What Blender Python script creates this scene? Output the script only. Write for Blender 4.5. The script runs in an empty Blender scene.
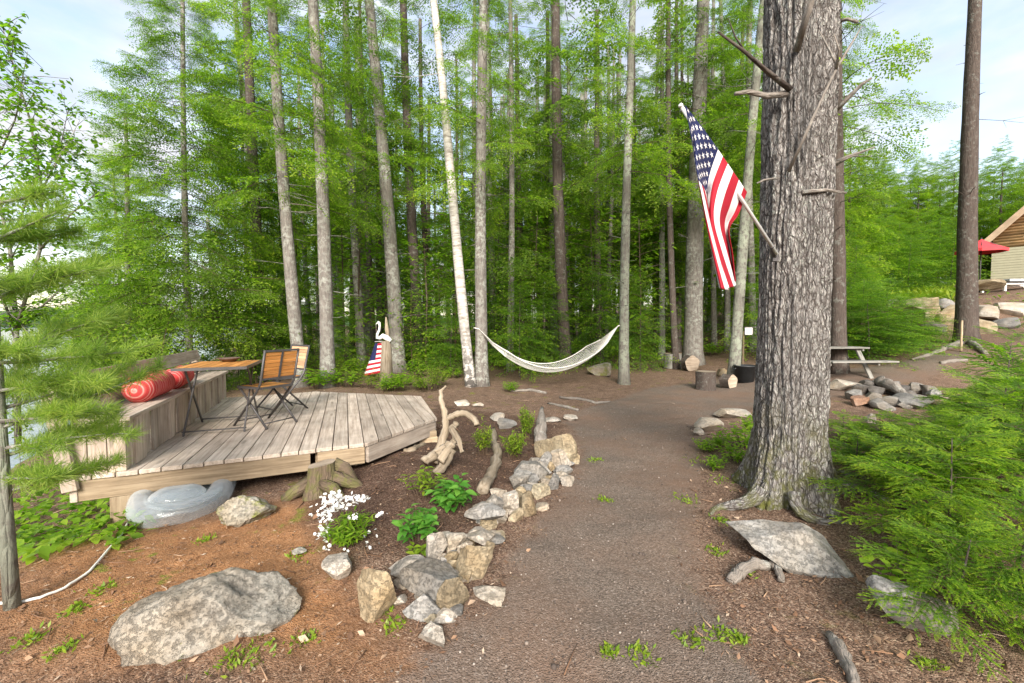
import bpy, math, random
import numpy as np
from mathutils import Vector, Matrix, Euler
from mathutils.geometry import intersect_point_line

# ---------------------------------------------------------------- camera, sky, sun, exposure
SC = bpy.context.scene
COL = SC.collection
CAMZ, FPX, PITCH = 1.5, 430.0, math.atan(16.5 / 430.0)
cam_d = bpy.data.cameras.new("camera")
cam_d.sensor_width = 36.0
cam_d.lens = FPX / 1024 * 36
cam_d.clip_start = 0.05
cam_d.clip_end = 6000
cam = bpy.data.objects.new("camera", cam_d)
COL.objects.link(cam)
cam.location = (0, 0, CAMZ)
cam.rotation_euler = (math.pi / 2 - PITCH, 0, 0)
SC.camera = cam

SUN_EL, SUN_AZ = math.radians(30), math.radians(178)      # azimuth from +Y (view direction), negative = to the left
world = bpy.data.worlds.new("World")
SC.world = world
world.use_nodes = True
def build_world():
    nt = world.node_tree; N = nt.nodes; L = nt.links
    N.clear()
    out = N.new('ShaderNodeOutputWorld'); bg = N.new('ShaderNodeBackground')
    sky = N.new('ShaderNodeTexSky'); sky.sky_type = 'NISHITA'; sky.sun_disc = False
    sky.sun_elevation = SUN_EL; sky.sun_rotation = SUN_AZ
    sky.air_density = 1.0; sky.dust_density = 1.5; sky.ozone_density = 1.0
    geo = N.new('ShaderNodeTexCoord')
    mp = N.new('ShaderNodeMapping'); mp.inputs['Scale'].default_value = (1.3, 1.3, 3.2); mp.inputs['Location'].default_value = (0.35, 0.1, 0.42)
    L.new(geo.outputs['Generated'], mp.inputs['Vector'])
    n1 = N.new('ShaderNodeTexNoise'); n1.inputs['Scale'].default_value = 1.9; n1.inputs['Detail'].default_value = 7; n1.inputs['Roughness'].default_value = 0.55
    L.new(mp.outputs[0], n1.inputs['Vector'])
    r1 = N.new('ShaderNodeValToRGB'); r1.color_ramp.elements[0].position = 0.36; r1.color_ramp.elements[1].position = 0.58
    L.new(n1.outputs['Fac'], r1.inputs[0])
    n2 = N.new('ShaderNodeTexNoise'); n2.inputs['Scale'].default_value = 3.1; n2.inputs['Detail'].default_value = 5
    L.new(mp.outputs[0], n2.inputs['Vector'])
    r2 = N.new('ShaderNodeValToRGB')
    r2.color_ramp.elements[0].position = 0.3; r2.color_ramp.elements[0].color = (2.1, 2.2, 2.5, 1)
    r2.color_ramp.elements[1].position = 0.7; r2.color_ramp.elements[1].color = (4.6, 4.6, 4.65, 1)
    L.new(n2.outputs['Fac'], r2.inputs[0])
    mx = N.new('ShaderNodeMix'); mx.data_type = 'RGBA'
    L.new(r1.outputs[0], mx.inputs[0])
    mul = N.new('ShaderNodeMix'); mul.data_type = 'RGBA'; mul.blend_type = 'MULTIPLY'; mul.inputs[0].default_value = 1
    L.new(sky.outputs[0], mul.inputs[6]); mul.inputs[7].default_value = (1.75, 1.5, 1.3, 1)
    L.new(mul.outputs[2], mx.inputs[6]); L.new(r2.outputs[0], mx.inputs[7])
    L.new(mx.outputs[2], bg.inputs['Color'])
    bg.inputs['Strength'].default_value = 0.135
    L.new(bg.outputs[0], out.inputs[0])
build_world()
sun_d = bpy.data.lights.new("sun", 'SUN'); sun_d.energy = 3.3; sun_d.angle = math.radians(22); sun_d.color = (1, 0.95, 0.87)
sun = bpy.data.objects.new("sun", sun_d); COL.objects.link(sun)
sd = Vector((math.sin(SUN_AZ) * math.cos(SUN_EL), math.cos(SUN_AZ) * math.cos(SUN_EL), math.sin(SUN_EL)))
sun.rotation_euler = (-sd).to_track_quat('-Z', 'Y').to_euler()
sun.location = sd * 60
SC.view_settings.view_transform = 'Standard'
SC.view_settings.look = 'None'
SC.view_settings.exposure = 1.13
SC.view_settings.gamma = 1
SC.view_settings.use_curve_mapping = False
SC.cycles.max_bounces = 9
SC.cycles.diffuse_bounces = 6
SC.cycles.glossy_bounces = 3
SC.cycles.transmission_bounces = 6
SC.cycles.transparent_max_bounces = 6
SC.cycles.use_denoising = True
SC.cycles.caustics_reflective = False
SC.cycles.caustics_refractive = False

PI = math.pi
RNG = np.random.default_rng(7)
random.seed(7)

# ---------------------------------------------------------------- numpy value noise
def _hash(ix, iy, iz):
    h = (ix.astype(np.int64) * 374761393 + iy.astype(np.int64) * 668265263 + iz.astype(np.int64) * 2147483647) & 0xffffffff
    h = ((h ^ (h >> 13)) * 1274126177) & 0xffffffff
    h = (h ^ (h >> 16)) & 0xffffffff
    return h.astype(np.float64) / 0xffffffff
def vnoise(P):
    P = np.asarray(P, float)
    i = np.floor(P); f = P - i; f = f * f * (3 - 2 * f)
    x, y, z = i[..., 0], i[..., 1], i[..., 2]
    r = 0
    for dx in (0, 1):
        for dy in (0, 1):
            for dz in (0, 1):
                w = (f[..., 0] if dx else 1 - f[..., 0]) * (f[..., 1] if dy else 1 - f[..., 1]) * (f[..., 2] if dz else 1 - f[..., 2])
                r = r + w * _hash(x + dx, y + dy, z + dz)
    return r * 2 - 1
def fbm(P, o=4):
    a, r, s = 1.0, 0, 0
    P = np.asarray(P, float)
    for k in range(o):
        r = r + a * vnoise(P * 2 ** k + 17.3 * k); s += a; a *= 0.5
    return r / s
def sstep(a, b, x):
    t = np.clip((x - a) / (b - a), 0, 1)
    return t * t * (3 - 2 * t)

# ---------------------------------------------------------------- terrain height
WATER = -1.15
def Hh(x, y):
    x = np.asarray(x, float); y = np.asarray(y, float)
    x0 = -2.6 - np.maximum(0, y - 6) * 0.55
    t = np.maximum(0, x0 - x)
    h = -np.minimum(0.13 * t + 0.012 * t * t, 4.0)
    h = h + 0.15 * np.exp(-((x + 0.95) / 0.85) ** 2 - ((y - 4.1) / 1.15) ** 2)
    h = h + 0.12 * np.clip(x - 5, 0, 24) * sstep(7, 12, y)
    h = h + 1.0 * sstep(7.5, 11, x) * sstep(13.5, 16, y)
    h = h + 0.02 * np.clip(y - 12, 0, 60) * sstep(-10, -4, x)
    h = h + 0.10 * sstep(1.6, 3.0, x) * (1 - sstep(5, 8, y))
    P = np.stack([x, y, 0 * x], -1)
    h = h + 0.05 * vnoise(P * 0.45) + 0.028 * vnoise(P * 1.3 + 5) + 0.012 * vnoise(P * 4.1)
    return h
def H(x, y):
    return float(Hh(np.array([x]), np.array([y]))[0])

CF = Vector((0, math.cos(PITCH), -math.sin(PITCH))); CU = Vector((0, math.sin(PITCH), math.cos(PITCH)))
def ray(px, py):
    return Vector((1, 0, 0)) * ((px - 512) / FPX) + CU * ((341.5 - py) / FPX) + CF
def at_depth(px, py, d):
    r = ray(px, py)
    return Vector((0, 0, CAMZ)) + r * (d / r.y)
def at_z(px, py, z):
    r = ray(px, py)
    return Vector((0, 0, CAMZ)) + r * ((z - CAMZ) / r.z)
def G(px, py):
    """ground point seen at a pixel of the photograph"""
    r = ray(px, py); t = 0.8
    while t < 80:
        p = Vector((0, 0, CAMZ)) + r * t
        if p.z < H(p.x, p.y):
            a, b = t - 0.05 * max(1, t / 4), t
            for _ in range(14):
                m = (a + b) / 2; q = Vector((0, 0, CAMZ)) + r * m
                if q.z < H(q.x, q.y): b = m
                else: a = m
            return Vector((0, 0, CAMZ)) + r * b
        t += 0.05 * max(1, t / 4)
    return p

def G_many(PX, PY):
    PX, PY = np.asarray(PX, float), np.asarray(PY, float); n = len(PX)
    dx = (PX - 512) / FPX; dy = (341.5 - PY) / FPX
    R = np.stack([dx, CU.y * dy + CF.y, CU.z * dy + CF.z], -1); T = np.full(n, 60.0); done = np.zeros(n, bool)
    for t in np.concatenate([np.arange(0.8, 8, 0.05), np.geomspace(8, 60, 120)]):
        P = R * t; below = (P[:, 2] + CAMZ < Hh(P[:, 0], P[:, 1])) & ~done; T[below] = t; done |= below
    for _ in range(6):
        P = R * T[:, None]; e = P[:, 2] + CAMZ - Hh(P[:, 0], P[:, 1]); T = T + np.where(done, np.clip(-e / np.minimum(R[:, 2], -0.05) * 0.8, -0.4, 0.4), 0)
    P = R * T[:, None]; P[:, 2] += CAMZ; return P

# ---------------------------------------------------------------- mesh helpers
def raw_mesh(name, V, F, tint=None, gv=None, smooth=False, k=4):
    me = bpy.data.meshes.new(name)
    V = np.ascontiguousarray(V, np.float32); F = np.ascontiguousarray(F, np.int32)
    me.vertices.add(len(V)); me.vertices.foreach_set('co', V.ravel())
    me.loops.add(F.size); me.loops.foreach_set('vertex_index', F.ravel())
    me.polygons.add(len(F)); me.polygons.foreach_set('loop_start', np.arange(len(F), dtype=np.int32) * k)
    me.update(calc_edges=True)
    if tint is not None:
        a = me.attributes.new('tint', 'FLOAT', 'POINT'); a.data.foreach_set('value', np.ascontiguousarray(tint, np.float32))
    if gv is not None:
        a = me.attributes.new('gv', 'FLOAT_VECTOR', 'POINT'); a.data.foreach_set('vector', np.ascontiguousarray(gv, np.float32).ravel())
    if smooth:
        me.polygons.foreach_set('use_smooth', np.ones(len(F), bool))
    return me
def link(name, me, m=None, parent=None):
    o = bpy.data.objects.new(name, me); COL.objects.link(o)
    if m is not None:
        for mm in (m if isinstance(m, (list, tuple)) else [m]): me.materials.append(mm)
    if parent is not None: o.parent = parent
    return o
def tag(o, label=None, cat=None, group=None, kind=None):
    if label: o['label'] = label
    if cat: o['category'] = cat
    if group: o['group'] = group
    if kind: o['kind'] = kind
    return o
def thing(name, label, cat, loc=(0, 0, 0), rz=0, group=None):
    o = bpy.data.objects.new(name, None); COL.objects.link(o)
    o.empty_display_size = 0.1
    o.location = loc; o.rotation_euler = (0, 0, rz)
    return tag(o, label, cat, group)
def copy_tree(o, parent=None):
    c = o.copy(); COL.objects.link(c)
    if parent is not None: c.parent = parent
    for ch in list(o.children): copy_tree(ch, c)
    return c

class MB:
    """collects primitives into one mesh, with a grain coordinate and a tint per vertex"""
    def __init__(s): s.V = []; s.F = []; s.g = []; s.t = []; s.n = 0; s.mi = []; s.sm = []
    def add(s, V, F, gv=None, tint=None, mi=0, sm=False):
        V = np.asarray(V, float)
        if tint is None: tint = random.random()
        if gv is None: gv = V + np.array([random.uniform(-9, 9) for _ in range(3)])
        s.V.append(V); s.g.append(np.asarray(gv, float)); s.t.append(np.full(len(V), tint) if np.isscalar(tint) else np.asarray(tint))
        s.F += [tuple(int(i) + s.n for i in f) for f in F]; s.mi += [mi] * len(F); s.sm += [sm] * len(F)
        s.n += len(V); return s
    def box(s, c, size, R=None, tint=None, mi=0):
        sx, sy, sz = [q / 2 for q in size]
        L = np.array([(-sx, -sy, -sz), (sx, -sy, -sz), (sx, sy, -sz), (-sx, sy, -sz), (-sx, -sy, sz), (sx, -sy, sz), (sx, sy, sz), (-sx, sy, sz)])
        order = sorted(range(3), key=lambda a: -size[a])
        g = L[:, order] + np.array([random.uniform(-9, 9) for _ in range(3)])
        V = L
        if R is not None: V = L @ np.array(R.to_3x3()).T
        V = V + np.array(c)
        return s.add(V, [(3, 2, 1, 0), (4, 5, 6, 7), (0, 1, 5, 4), (1, 2, 6, 5), (2, 3, 7, 6), (3, 0, 4, 7)], g, tint, mi)
    def bar(s, p0, p1, w, h=None, up=(0, 0, 1), tint=None, mi=0):
        p0, p1 = Vector(p0), Vector(p1); h = h or w
        d = (p1 - p0); ln = d.length; d.normalize()
        up = Vector(up); x = d.cross(up)
        if x.length < 1e-4: x = d.cross(Vector((0, 1, 0)))
        x.normalize(); z = x.cross(d)
        R = Matrix((x, d, z)).transposed()
        return s.box((p0 + p1) / 2, (w, ln, h), R, tint, mi)
    def tube(s, pts, rad, n=10, caps=True, tint=None, mi=0, wob=0, flat=1.0, sm=True):
        pts = [Vector(p) for p in pts]
        if np.isscalar(rad): rad = [rad] * len(pts)
        V = []; g = []; ref = None; ln = 0; off = random.uniform(-9, 9)
        for i, p in enumerate(pts):
            d = (pts[min(i + 1, len(pts) - 1)] - pts[max(i - 1, 0)]).normalized()
            if ref is None: ref = d.orthogonal().normalized()
            ref = (ref - d * ref.dot(d)).normalized(); b = d.cross(ref)
            if i: ln += (p - pts[i - 1]).length
            for k in range(n):
                a = 2 * PI * k / n
                r = rad[i] * (1 + wob * random.uniform(-1, 1))
                V.append(p + ref * (math.cos(a) * r) + b * (math.sin(a) * r * flat)); g.append((ln + off, math.cos(a) * rad[i] + off, math.sin(a) * rad[i]))
        F = [(i * n + k, i * n + (k + 1) % n, (i + 1) * n + (k + 1) % n, (i + 1) * n + k) for i in range(len(pts) - 1) for k in range(n)]
        if caps: F += [tuple(reversed(range(n))), tuple((len(pts) - 1) * n + k for k in range(n))]
        return s.add([tuple(v) for v in V], F, g, tint, mi, sm)
    def lathe(s, prof, n=24, c=(0, 0, 0), tint=None, mi=0, cap=True, sm=True):
        V = [(c[0] + r * math.cos(2 * PI * k / n), c[1] + r * math.sin(2 * PI * k / n), c[2] + z) for r, z in prof for k in range(n)]
        F = [(i * n + k, i * n + (k + 1) % n, (i + 1) * n + (k + 1) % n, (i + 1) * n + k) for i in range(len(prof) - 1) for k in range(n)]
        if cap: F += [tuple(reversed(range(n))), tuple((len(prof) - 1) * n + k for k in range(n))]
        return s.add(V, F, None, tint, mi, sm)
    def prism(s, poly, z0, z1, gdir=(1, 0), tint=None, mi=0):
        n = len(poly); gx = np.array(gdir); gy = np.array((-gdir[1], gdir[0]))
        V = [(x, y, z0) for x, y in poly] + [(x, y, z1) for x, y in poly]
        P = np.array([(x, y) for x, y in poly]); off = [random.uniform(-9, 9) for _ in range(3)]
        g = np.concatenate([np.stack([P @ gx + off[0], P @ gy + off[1], np.full(n, z + off[2])], -1) for z in (z0, z1)])
        F = [tuple(reversed(range(n))), tuple(range(n, 2 * n))] + [(i, (i + 1) % n, n + (i + 1) % n, n + i) for i in range(n)]
        return s.add(V, F, g, tint, mi)
    def mesh(s, name, angle=None):
        me = bpy.data.meshes.new(name)
        V = np.concatenate(s.V)
        me.from_pydata(V.tolist(), [], s.F); me.update()
        me.polygons.foreach_set('material_index', s.mi); me.polygons.foreach_set('use_smooth', s.sm)
        a = me.attributes.new('tint', 'FLOAT', 'POINT'); a.data.foreach_set('value', np.concatenate(s.t).astype(np.float32))
        a = me.attributes.new('gv', 'FLOAT_VECTOR', 'POINT'); a.data.foreach_set('vector', np.concatenate(s.g).astype(np.float32).ravel())
        if angle: me.polygons.foreach_set('use_smooth', [True] * len(s.F)); me.set_sharp_from_angle(angle=math.radians(angle))
        return me
    def build(s, name, m, parent=None, bevel=0, angle=None):
        o = link(name, s.mesh(name, angle), m, parent)
        if bevel:
            b = o.modifiers.new('bevel', 'BEVEL'); b.width = bevel; b.segments = 2; b.limit_method = 'ANGLE'; b.angle_limit = math.radians(40)
        return o

# ---------------------------------------------------------------- materials
class MT:
    def __init__(s, name):
        s.m = bpy.data.materials.new(name); s.m.use_nodes = True
        s.nt = s.m.node_tree; s.N = s.nt.nodes; s.L = s.nt.links; s.b = s.N['Principled BSDF']; s.out = s.N['Material Output']
    def n(s, t, **kw):
        x = s.N.new(t)
        for k, v in kw.items(): setattr(x, k, v)
        return x
    def attr(s, name): return s.n('ShaderNodeAttribute', attribute_name=name)
    def coords(s, src, scale=(1, 1, 1)):
        mp = s.n('ShaderNodeMapping'); mp.inputs['Scale'].default_value = scale
        if src == 'object': s.L.new(s.n('ShaderNodeTexCoord').outputs['Object'], mp.inputs[0])
        elif src == 'world': s.L.new(s.n('ShaderNodeNewGeometry').outputs['Position'], mp.inputs[0])
        else: s.L.new(s.attr(src).outputs['Vector'], mp.inputs[0])
        return mp.outputs[0]
    def noise(s, vec, scale, detail=5, rough=0.6, dist=0):
        x = s.n('ShaderNodeTexNoise'); x.inputs['Scale'].default_value = scale; x.inputs['Detail'].default_value = detail
        x.inputs['Roughness'].default_value = rough; x.inputs['Distortion'].default_value = dist
        s.L.new(vec, x.inputs['Vector']); return x.outputs['Fac']
    def voro(s, vec, scale, feat='F1', out='Distance'):
        x = s.n('ShaderNodeTexVoronoi', feature=feat); x.inputs['Scale'].default_value = scale
        s.L.new(vec, x.inputs['Vector']); return x.outputs[out]
    def ramp(s, fac, stops, interp='LINEAR'):
        x = s.n('ShaderNodeValToRGB'); cr = x.color_ramp; cr.interpolation = interp
        while len(cr.elements) < len(stops): cr.elements.new(0.5)
        for e, (p, c) in zip(cr.elements, stops):
            e.position = p
            e.color = (c, c, c, 1) if np.isscalar(c) else (*c, 1)
        s.L.new(fac, x.inputs[0]); return x.outputs[0]
    def mix(s, fac, a, b, blend='MIX'):
        x = s.n('ShaderNodeMix', data_type='RGBA', blend_type=blend)
        for i, v in ((0, fac), (6, a), (7, b)):
            if hasattr(v, 'is_linked'): s.L.new(v, x.inputs[i])
            elif i == 0: x.inputs[0].default_value = v
            else: x.inputs[i].default_value = (*v, 1) if not np.isscalar(v) else (v, v, v, 1)
        return x.outputs[2]
    def math(s, op, a, b=0.5):
        x = s.n('ShaderNodeMath', operation=op)
        for i, v in ((0, a), (1, b)):
            if hasattr(v, 'is_linked'): s.L.new(v, x.inputs[i])
            else: x.inputs[i].default_value = v
        return x.outputs[0]
    def bump(s, h, strength=0.5, dist=0.01, prev=None):
        x = s.n('ShaderNodeBump'); x.inputs['Strength'].default_value = strength; x.inputs['Distance'].default_value = dist
        s.L.new(h, x.inputs['Height'])
        if prev is not None: s.L.new(prev, x.inputs['Normal'])
        return x.outputs[0]
    def set(s, col=None, rough=0.8, bump=None, spec=0.3, metal=0):
        if col is not None:
            if hasattr(col, 'is_linked'): s.L.new(col, s.b.inputs['Base Color'])
            else: s.b.inputs['Base Color'].default_value = (*col, 1)
        if hasattr(rough, 'is_linked'): s.L.new(rough, s.b.inputs['Roughness'])
        else: s.b.inputs['Roughness'].default_value = rough
        s.b.inputs['Specular IOR Level'].default_value = spec
        s.b.inputs['Metallic'].default_value = metal
        if bump is not None: s.L.new(bump, s.b.inputs['Normal'])
        return s.m

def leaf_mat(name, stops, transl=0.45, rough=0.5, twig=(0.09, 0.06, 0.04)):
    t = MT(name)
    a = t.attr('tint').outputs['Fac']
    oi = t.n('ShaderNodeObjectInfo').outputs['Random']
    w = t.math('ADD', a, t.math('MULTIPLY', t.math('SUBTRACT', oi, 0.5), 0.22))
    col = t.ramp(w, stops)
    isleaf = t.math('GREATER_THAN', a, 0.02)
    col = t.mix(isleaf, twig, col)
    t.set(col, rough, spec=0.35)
    tr = t.n('ShaderNodeBsdfTranslucent')
    tc = t.mix(1.0, col, (1.3, 1.65, 0.75), 'MULTIPLY'); t.L.new(tc, tr.inputs['Color'])
    ms = t.n('ShaderNodeMixShader')
    t.L.new(t.math('MULTIPLY', isleaf, transl), ms.inputs[0]); t.L.new(t.b.outputs[0], ms.inputs[1]); t.L.new(tr.outputs[0], ms.inputs[2])
    t.L.new(ms.outputs[0], t.out.inputs['Surface'])
    return t.m
def wood_mat(name, stops, knots=True, rough=0.75, grain=40, bumps=0.35):
    t = MT(name)
    v = t.coords('gv', (1, 1, 1)); vs = t.coords('gv', (1.2, grain * 0.55, grain * 0.55))
    g = t.noise(vs, 1.6, 6, 0.65, 0.4)
    col = t.ramp(g, stops)
    ti = t.ramp(t.attr('tint').outputs['Fac'], [(0, 0.72), (0.5, 1.0), (1, 1.22)])
    col = t.mix(1.0, col, ti, 'MULTIPLY')
    st = t.ramp(t.noise(v, 2.3, 4, 0.6), [(0.35, 0.68), (0.6, 1.08)])
    col = t.mix(0.8, col, st, 'MULTIPLY')
    if knots:
        k = t.voro(t.coords('gv', (1.6, 7, 7)), 1.0)
        kn = t.ramp(k, [(0.0, 0.45), (0.10, 0.55), (0.16, 1.0)])
        col = t.mix(0.75, col, kn, 'MULTIPLY')
    return t.set(col, rough, t.bump(g, bumps, 0.004), 0.25)
def bark_mat(name, dark, light, lichen, lich_amt=0.5, scale=1.0, bumpd=0.02, moss=None):
    t = MT(name)
    v = t.coords('gv', (2.2 * scale, 14 * scale, 14 * scale)); v1 = t.coords('gv', (1, 1, 1))
    p = t.noise(v, 1.6, 7, 0.7, 0.8)
    cr = t.ramp(t.voro(t.coords('gv', (3 * scale, 15 * scale, 15 * scale)), 1.7, 'DISTANCE_TO_EDGE'), [(0, 0), (0.14, 1)])
    hgt = t.mix(0.6, p, cr, 'MULTIPLY')
    col = t.ramp(p, [(0.28, dark), (0.5, tuple((a + b) / 2 for a, b in zip(dark, light))), (0.72, light)])
    lm = t.ramp(t.noise(v1, 9, 6, 0.72), [(0.60 - 0.18 * lich_amt, 0), (0.66 - 0.14 * lich_amt, 1)])
    lm2 = t.math('MULTIPLY', lm, t.ramp(t.noise(v1, 1.1, 3), [(0.36, 0.1), (0.62, 1)]))
    col = t.mix(lm2, col, lichen)
    if moss:
        z = t.attr('tint').outputs['Fac']
        mm = t.math('MULTIPLY', t.ramp(t.noise(v1, 5, 5, 0.7), [(0.42, 0), (0.58, 1)]), t.ramp(z, [(0.0, 1.0), (0.25, 0.4), (0.5, 0)]))
        col = t.mix(mm, col, moss)
    return t.set(col, 0.9, t.bump(hgt, 0.9, bumpd), 0.15)
def simple_mat(name, col, rough=0.6, var=0.15, scale=6, metal=0, spec=0.4, bump=0.0, src='object'):
    t = MT(name); v = t.coords(src)
    f = t.noise(v, scale, 5, 0.6)
    c = t.ramp(f, [(0.3, tuple(x * (1 - var) for x in col)), (0.7, tuple(min(1, x * (1 + var)) for x in col))])
    return t.set(c, rough, t.bump(f, bump, 0.01) if bump else None, spec, metal)
def rock_mat(name, a, b, c, moss=0.0, scale=6):
    t = MT(name); v = t.coords('gv')
    f = t.noise(v, scale, 8, 0.66, 0.3)
    col = t.ramp(f, [(0.3, a), (0.5, b), (0.68, c)])
    stain = t.ramp(t.noise(v, 2.2, 4), [(0.42, 0), (0.62, 1)])
    col = t.mix(t.math('MULTIPLY', stain, 0.55), col, tuple(x * y for x, y in zip(b, (1.0, 0.84, 0.64))))
    sp = t.ramp(t.noise(v, 60, 3, 0.8), [(0.40, 0.72), (0.55, 1.08)])
    col = t.mix(0.6, col, sp, 'MULTIPLY')
    ti = t.ramp(t.attr('tint').outputs['Fac'], [(0, 0.78), (1, 1.2)])
    col = t.mix(1, col, ti, 'MULTIPLY')
    if moss:
        m = t.ramp(t.noise(v, 4.5, 6, 0.75), [(0.66 - 0.2 * moss, 0), (0.73 - 0.2 * moss, 1)])
        col = t.mix(t.math('MULTIPLY', m, 0.85), col, (0.16, 0.17, 0.035))
    st = t.noise(t.coords('gv', (4, 4, 34)), 1.0, 6, 0.65, 0.6)
    col = t.mix(0.2 if 'granite' in name else 0.5, col, t.ramp(st, [(0.35, 0.62), (0.6, 1.12)]), 'MULTIPLY')
    pit = t.ramp(t.noise(v, 38, 6, 0.75), [(0.36, 0.0), (0.5, 1.0)])
    h = t.mix(0.5, t.mix(0.45, t.noise(v, 16, 8, 0.72), st), pit)
    return t.set(col, 0.88, t.bump(h, 0.8, 0.02), 0.25)

M = {}
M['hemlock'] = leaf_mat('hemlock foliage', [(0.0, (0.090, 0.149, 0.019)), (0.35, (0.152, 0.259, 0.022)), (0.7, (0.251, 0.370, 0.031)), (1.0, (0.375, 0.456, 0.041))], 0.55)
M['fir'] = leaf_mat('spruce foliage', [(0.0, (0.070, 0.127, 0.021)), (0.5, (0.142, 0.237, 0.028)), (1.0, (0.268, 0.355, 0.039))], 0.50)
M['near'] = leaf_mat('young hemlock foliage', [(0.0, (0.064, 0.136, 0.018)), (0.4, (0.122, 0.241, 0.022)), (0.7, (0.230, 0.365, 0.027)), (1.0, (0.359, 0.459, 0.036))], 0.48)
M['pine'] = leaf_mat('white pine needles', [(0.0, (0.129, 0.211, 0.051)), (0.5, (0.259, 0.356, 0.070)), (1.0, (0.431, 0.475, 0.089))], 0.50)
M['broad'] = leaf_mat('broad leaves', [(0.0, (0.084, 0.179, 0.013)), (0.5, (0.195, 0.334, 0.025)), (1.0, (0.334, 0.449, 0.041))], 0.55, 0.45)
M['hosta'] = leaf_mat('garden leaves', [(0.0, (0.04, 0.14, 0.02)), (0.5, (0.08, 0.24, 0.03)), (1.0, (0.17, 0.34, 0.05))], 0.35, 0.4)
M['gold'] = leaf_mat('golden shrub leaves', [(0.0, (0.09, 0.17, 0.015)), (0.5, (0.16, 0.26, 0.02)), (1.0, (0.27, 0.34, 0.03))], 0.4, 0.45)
M['bark'] = bark_mat('grey conifer bark', (0.09, 0.08, 0.07), (0.27, 0.245, 0.22), (0.34, 0.35, 0.31), 0.7)
M['barkmoss'] = bark_mat('lichen bark', (0.085, 0.078, 0.065), (0.22, 0.205, 0.18), (0.28, 0.31, 0.24), 0.95)
M['barkdark'] = bark_mat('dark bark', (0.045, 0.035, 0.03), (0.13, 0.105, 0.09), (0.17, 0.17, 0.15), 0.35)
def big_bark():
    t = MT('furrowed grey bark'); v1 = t.coords('gv')
    wob = t.n('ShaderNodeTexNoise'); wob.inputs['Scale'].default_value = 9; wob.inputs['Detail'].default_value = 4; t.L.new(v1, wob.inputs['Vector'])
    mx = t.n('ShaderNodeMix', data_type='RGBA', blend_type='LINEAR_LIGHT'); mx.inputs[0].default_value = 0.035
    t.L.new(v1, mx.inputs[6]); t.L.new(wob.outputs['Color'], mx.inputs[7])
    def cracks(sc):
        mp = t.n('ShaderNodeMapping'); mp.inputs['Scale'].default_value = sc; t.L.new(mx.outputs[2], mp.inputs[0])
        return t.voro(mp.outputs[0], 1.0, 'DISTANCE_TO_EDGE')
    c1 = t.ramp(cracks((9, 30, 30)), [(0.0, 0.0), (0.16, 1.0)]); c2 = t.ramp(cracks((15, 66, 66)), [(0.0, 0.25), (0.2, 1.0)])
    pl = t.noise(t.coords('gv', (6, 40, 40)), 1.0, 7, 0.75, 0.5)
    col = t.ramp(pl, [(0.25, (0.15, 0.138, 0.128)), (0.5, (0.30, 0.28, 0.265)), (0.75, (0.45, 0.435, 0.415))])
    lk = t.math('MULTIPLY', t.ramp(t.noise(v1, 34, 6, 0.8), [(0.52, 0), (0.60, 1)]), t.ramp(t.noise(v1, 2.6, 4), [(0.38, 0.15), (0.6, 0.9)]))
    col = t.mix(lk, col, (0.47, 0.49, 0.43))
    col = t.mix(t.math('SUBTRACT', 1.0, c1), col, (0.075, 0.063, 0.056))
    col = t.mix(0.45, col, c2, 'MULTIPLY')
    mm = t.math('MULTIPLY', t.ramp(t.noise(v1, 6, 6, 0.75), [(0.44, 0), (0.58, 0.9)]), t.ramp(t.attr('tint').outputs['Fac'], [(0.0, 1.0), (0.16, 0.5), (0.4, 0)]))
    col = t.mix(mm, col, (0.12, 0.125, 0.03))
    h = t.mix(0.35, t.mix(1.0, c1, c2, 'MULTIPLY'), pl)
    return t.set(col, 0.92, t.bump(h, 1.0, 0.014), 0.12)
M['bigbark'] = big_bark()
M['dead'] = bark_mat('dead wood', (0.119, 0.102, 0.085), (0.323, 0.289, 0.255), (0.357, 0.357, 0.323), 0.3)
def birch():
    t = MT('birch bark'); v = t.coords('gv', (14, 1.2, 1.2)); v1 = t.coords('gv')
    f = t.noise(t.coords('gv', (9, 2, 2)), 2.2, 5, 0.6)
    col = t.ramp(f, [(0.30, (0.20, 0.17, 0.14)), (0.44, (0.42, 0.39, 0.35)), (0.62, (0.58, 0.555, 0.52))])
    lent = t.ramp(t.noise(v, 2.5, 3, 0.5), [(0.62, 0), (0.68, 1)])
    col = t.mix(t.math('MULTIPLY', lent, 0.8), col, (0.10, 0.085, 0.075))
    low = t.math('MULTIPLY', t.ramp(t.attr('tint').outputs['Fac'], [(0.0, 1), (0.12, 0.75), (0.4, 0)]), t.ramp(t.noise(v1, 9, 5), [(0.46, 0), (0.52, 1)]))
    col = t.mix(low, col, (0.05, 0.045, 0.04))
    return t.set(col, 0.7, t.bump(f, 0.4, 0.01), 0.3)
M['birch'] = birch()
M['deck'] = wood_mat('weathered deck boards', [(0.28, (0.27, 0.215, 0.17)), (0.5, (0.44, 0.37, 0.305)), (0.72, (0.58, 0.51, 0.435))])
M['beam'] = wood_mat('tan beam', [(0.3, (0.22, 0.16, 0.10)), (0.5, (0.38, 0.29, 0.19)), (0.72, (0.52, 0.42, 0.29))])
M['bench'] = wood_mat('grey brown planks', [(0.28, (0.25, 0.19, 0.145)), (0.5, (0.43, 0.35, 0.28)), (0.72, (0.58, 0.51, 0.43))])
M['teak'] = wood_mat('orange slats', [(0.3, (0.34, 0.13, 0.035)), (0.5, (0.50, 0.22, 0.06)), (0.7, (0.62, 0.31, 0.10))], False, 0.5)
M['teakpale'] = wood_mat('pale orange slats', [(0.3, (0.45, 0.26, 0.14)), (0.5, (0.58, 0.36, 0.2)), (0.7, (0.66, 0.44, 0.27))], False, 0.55)
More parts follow.
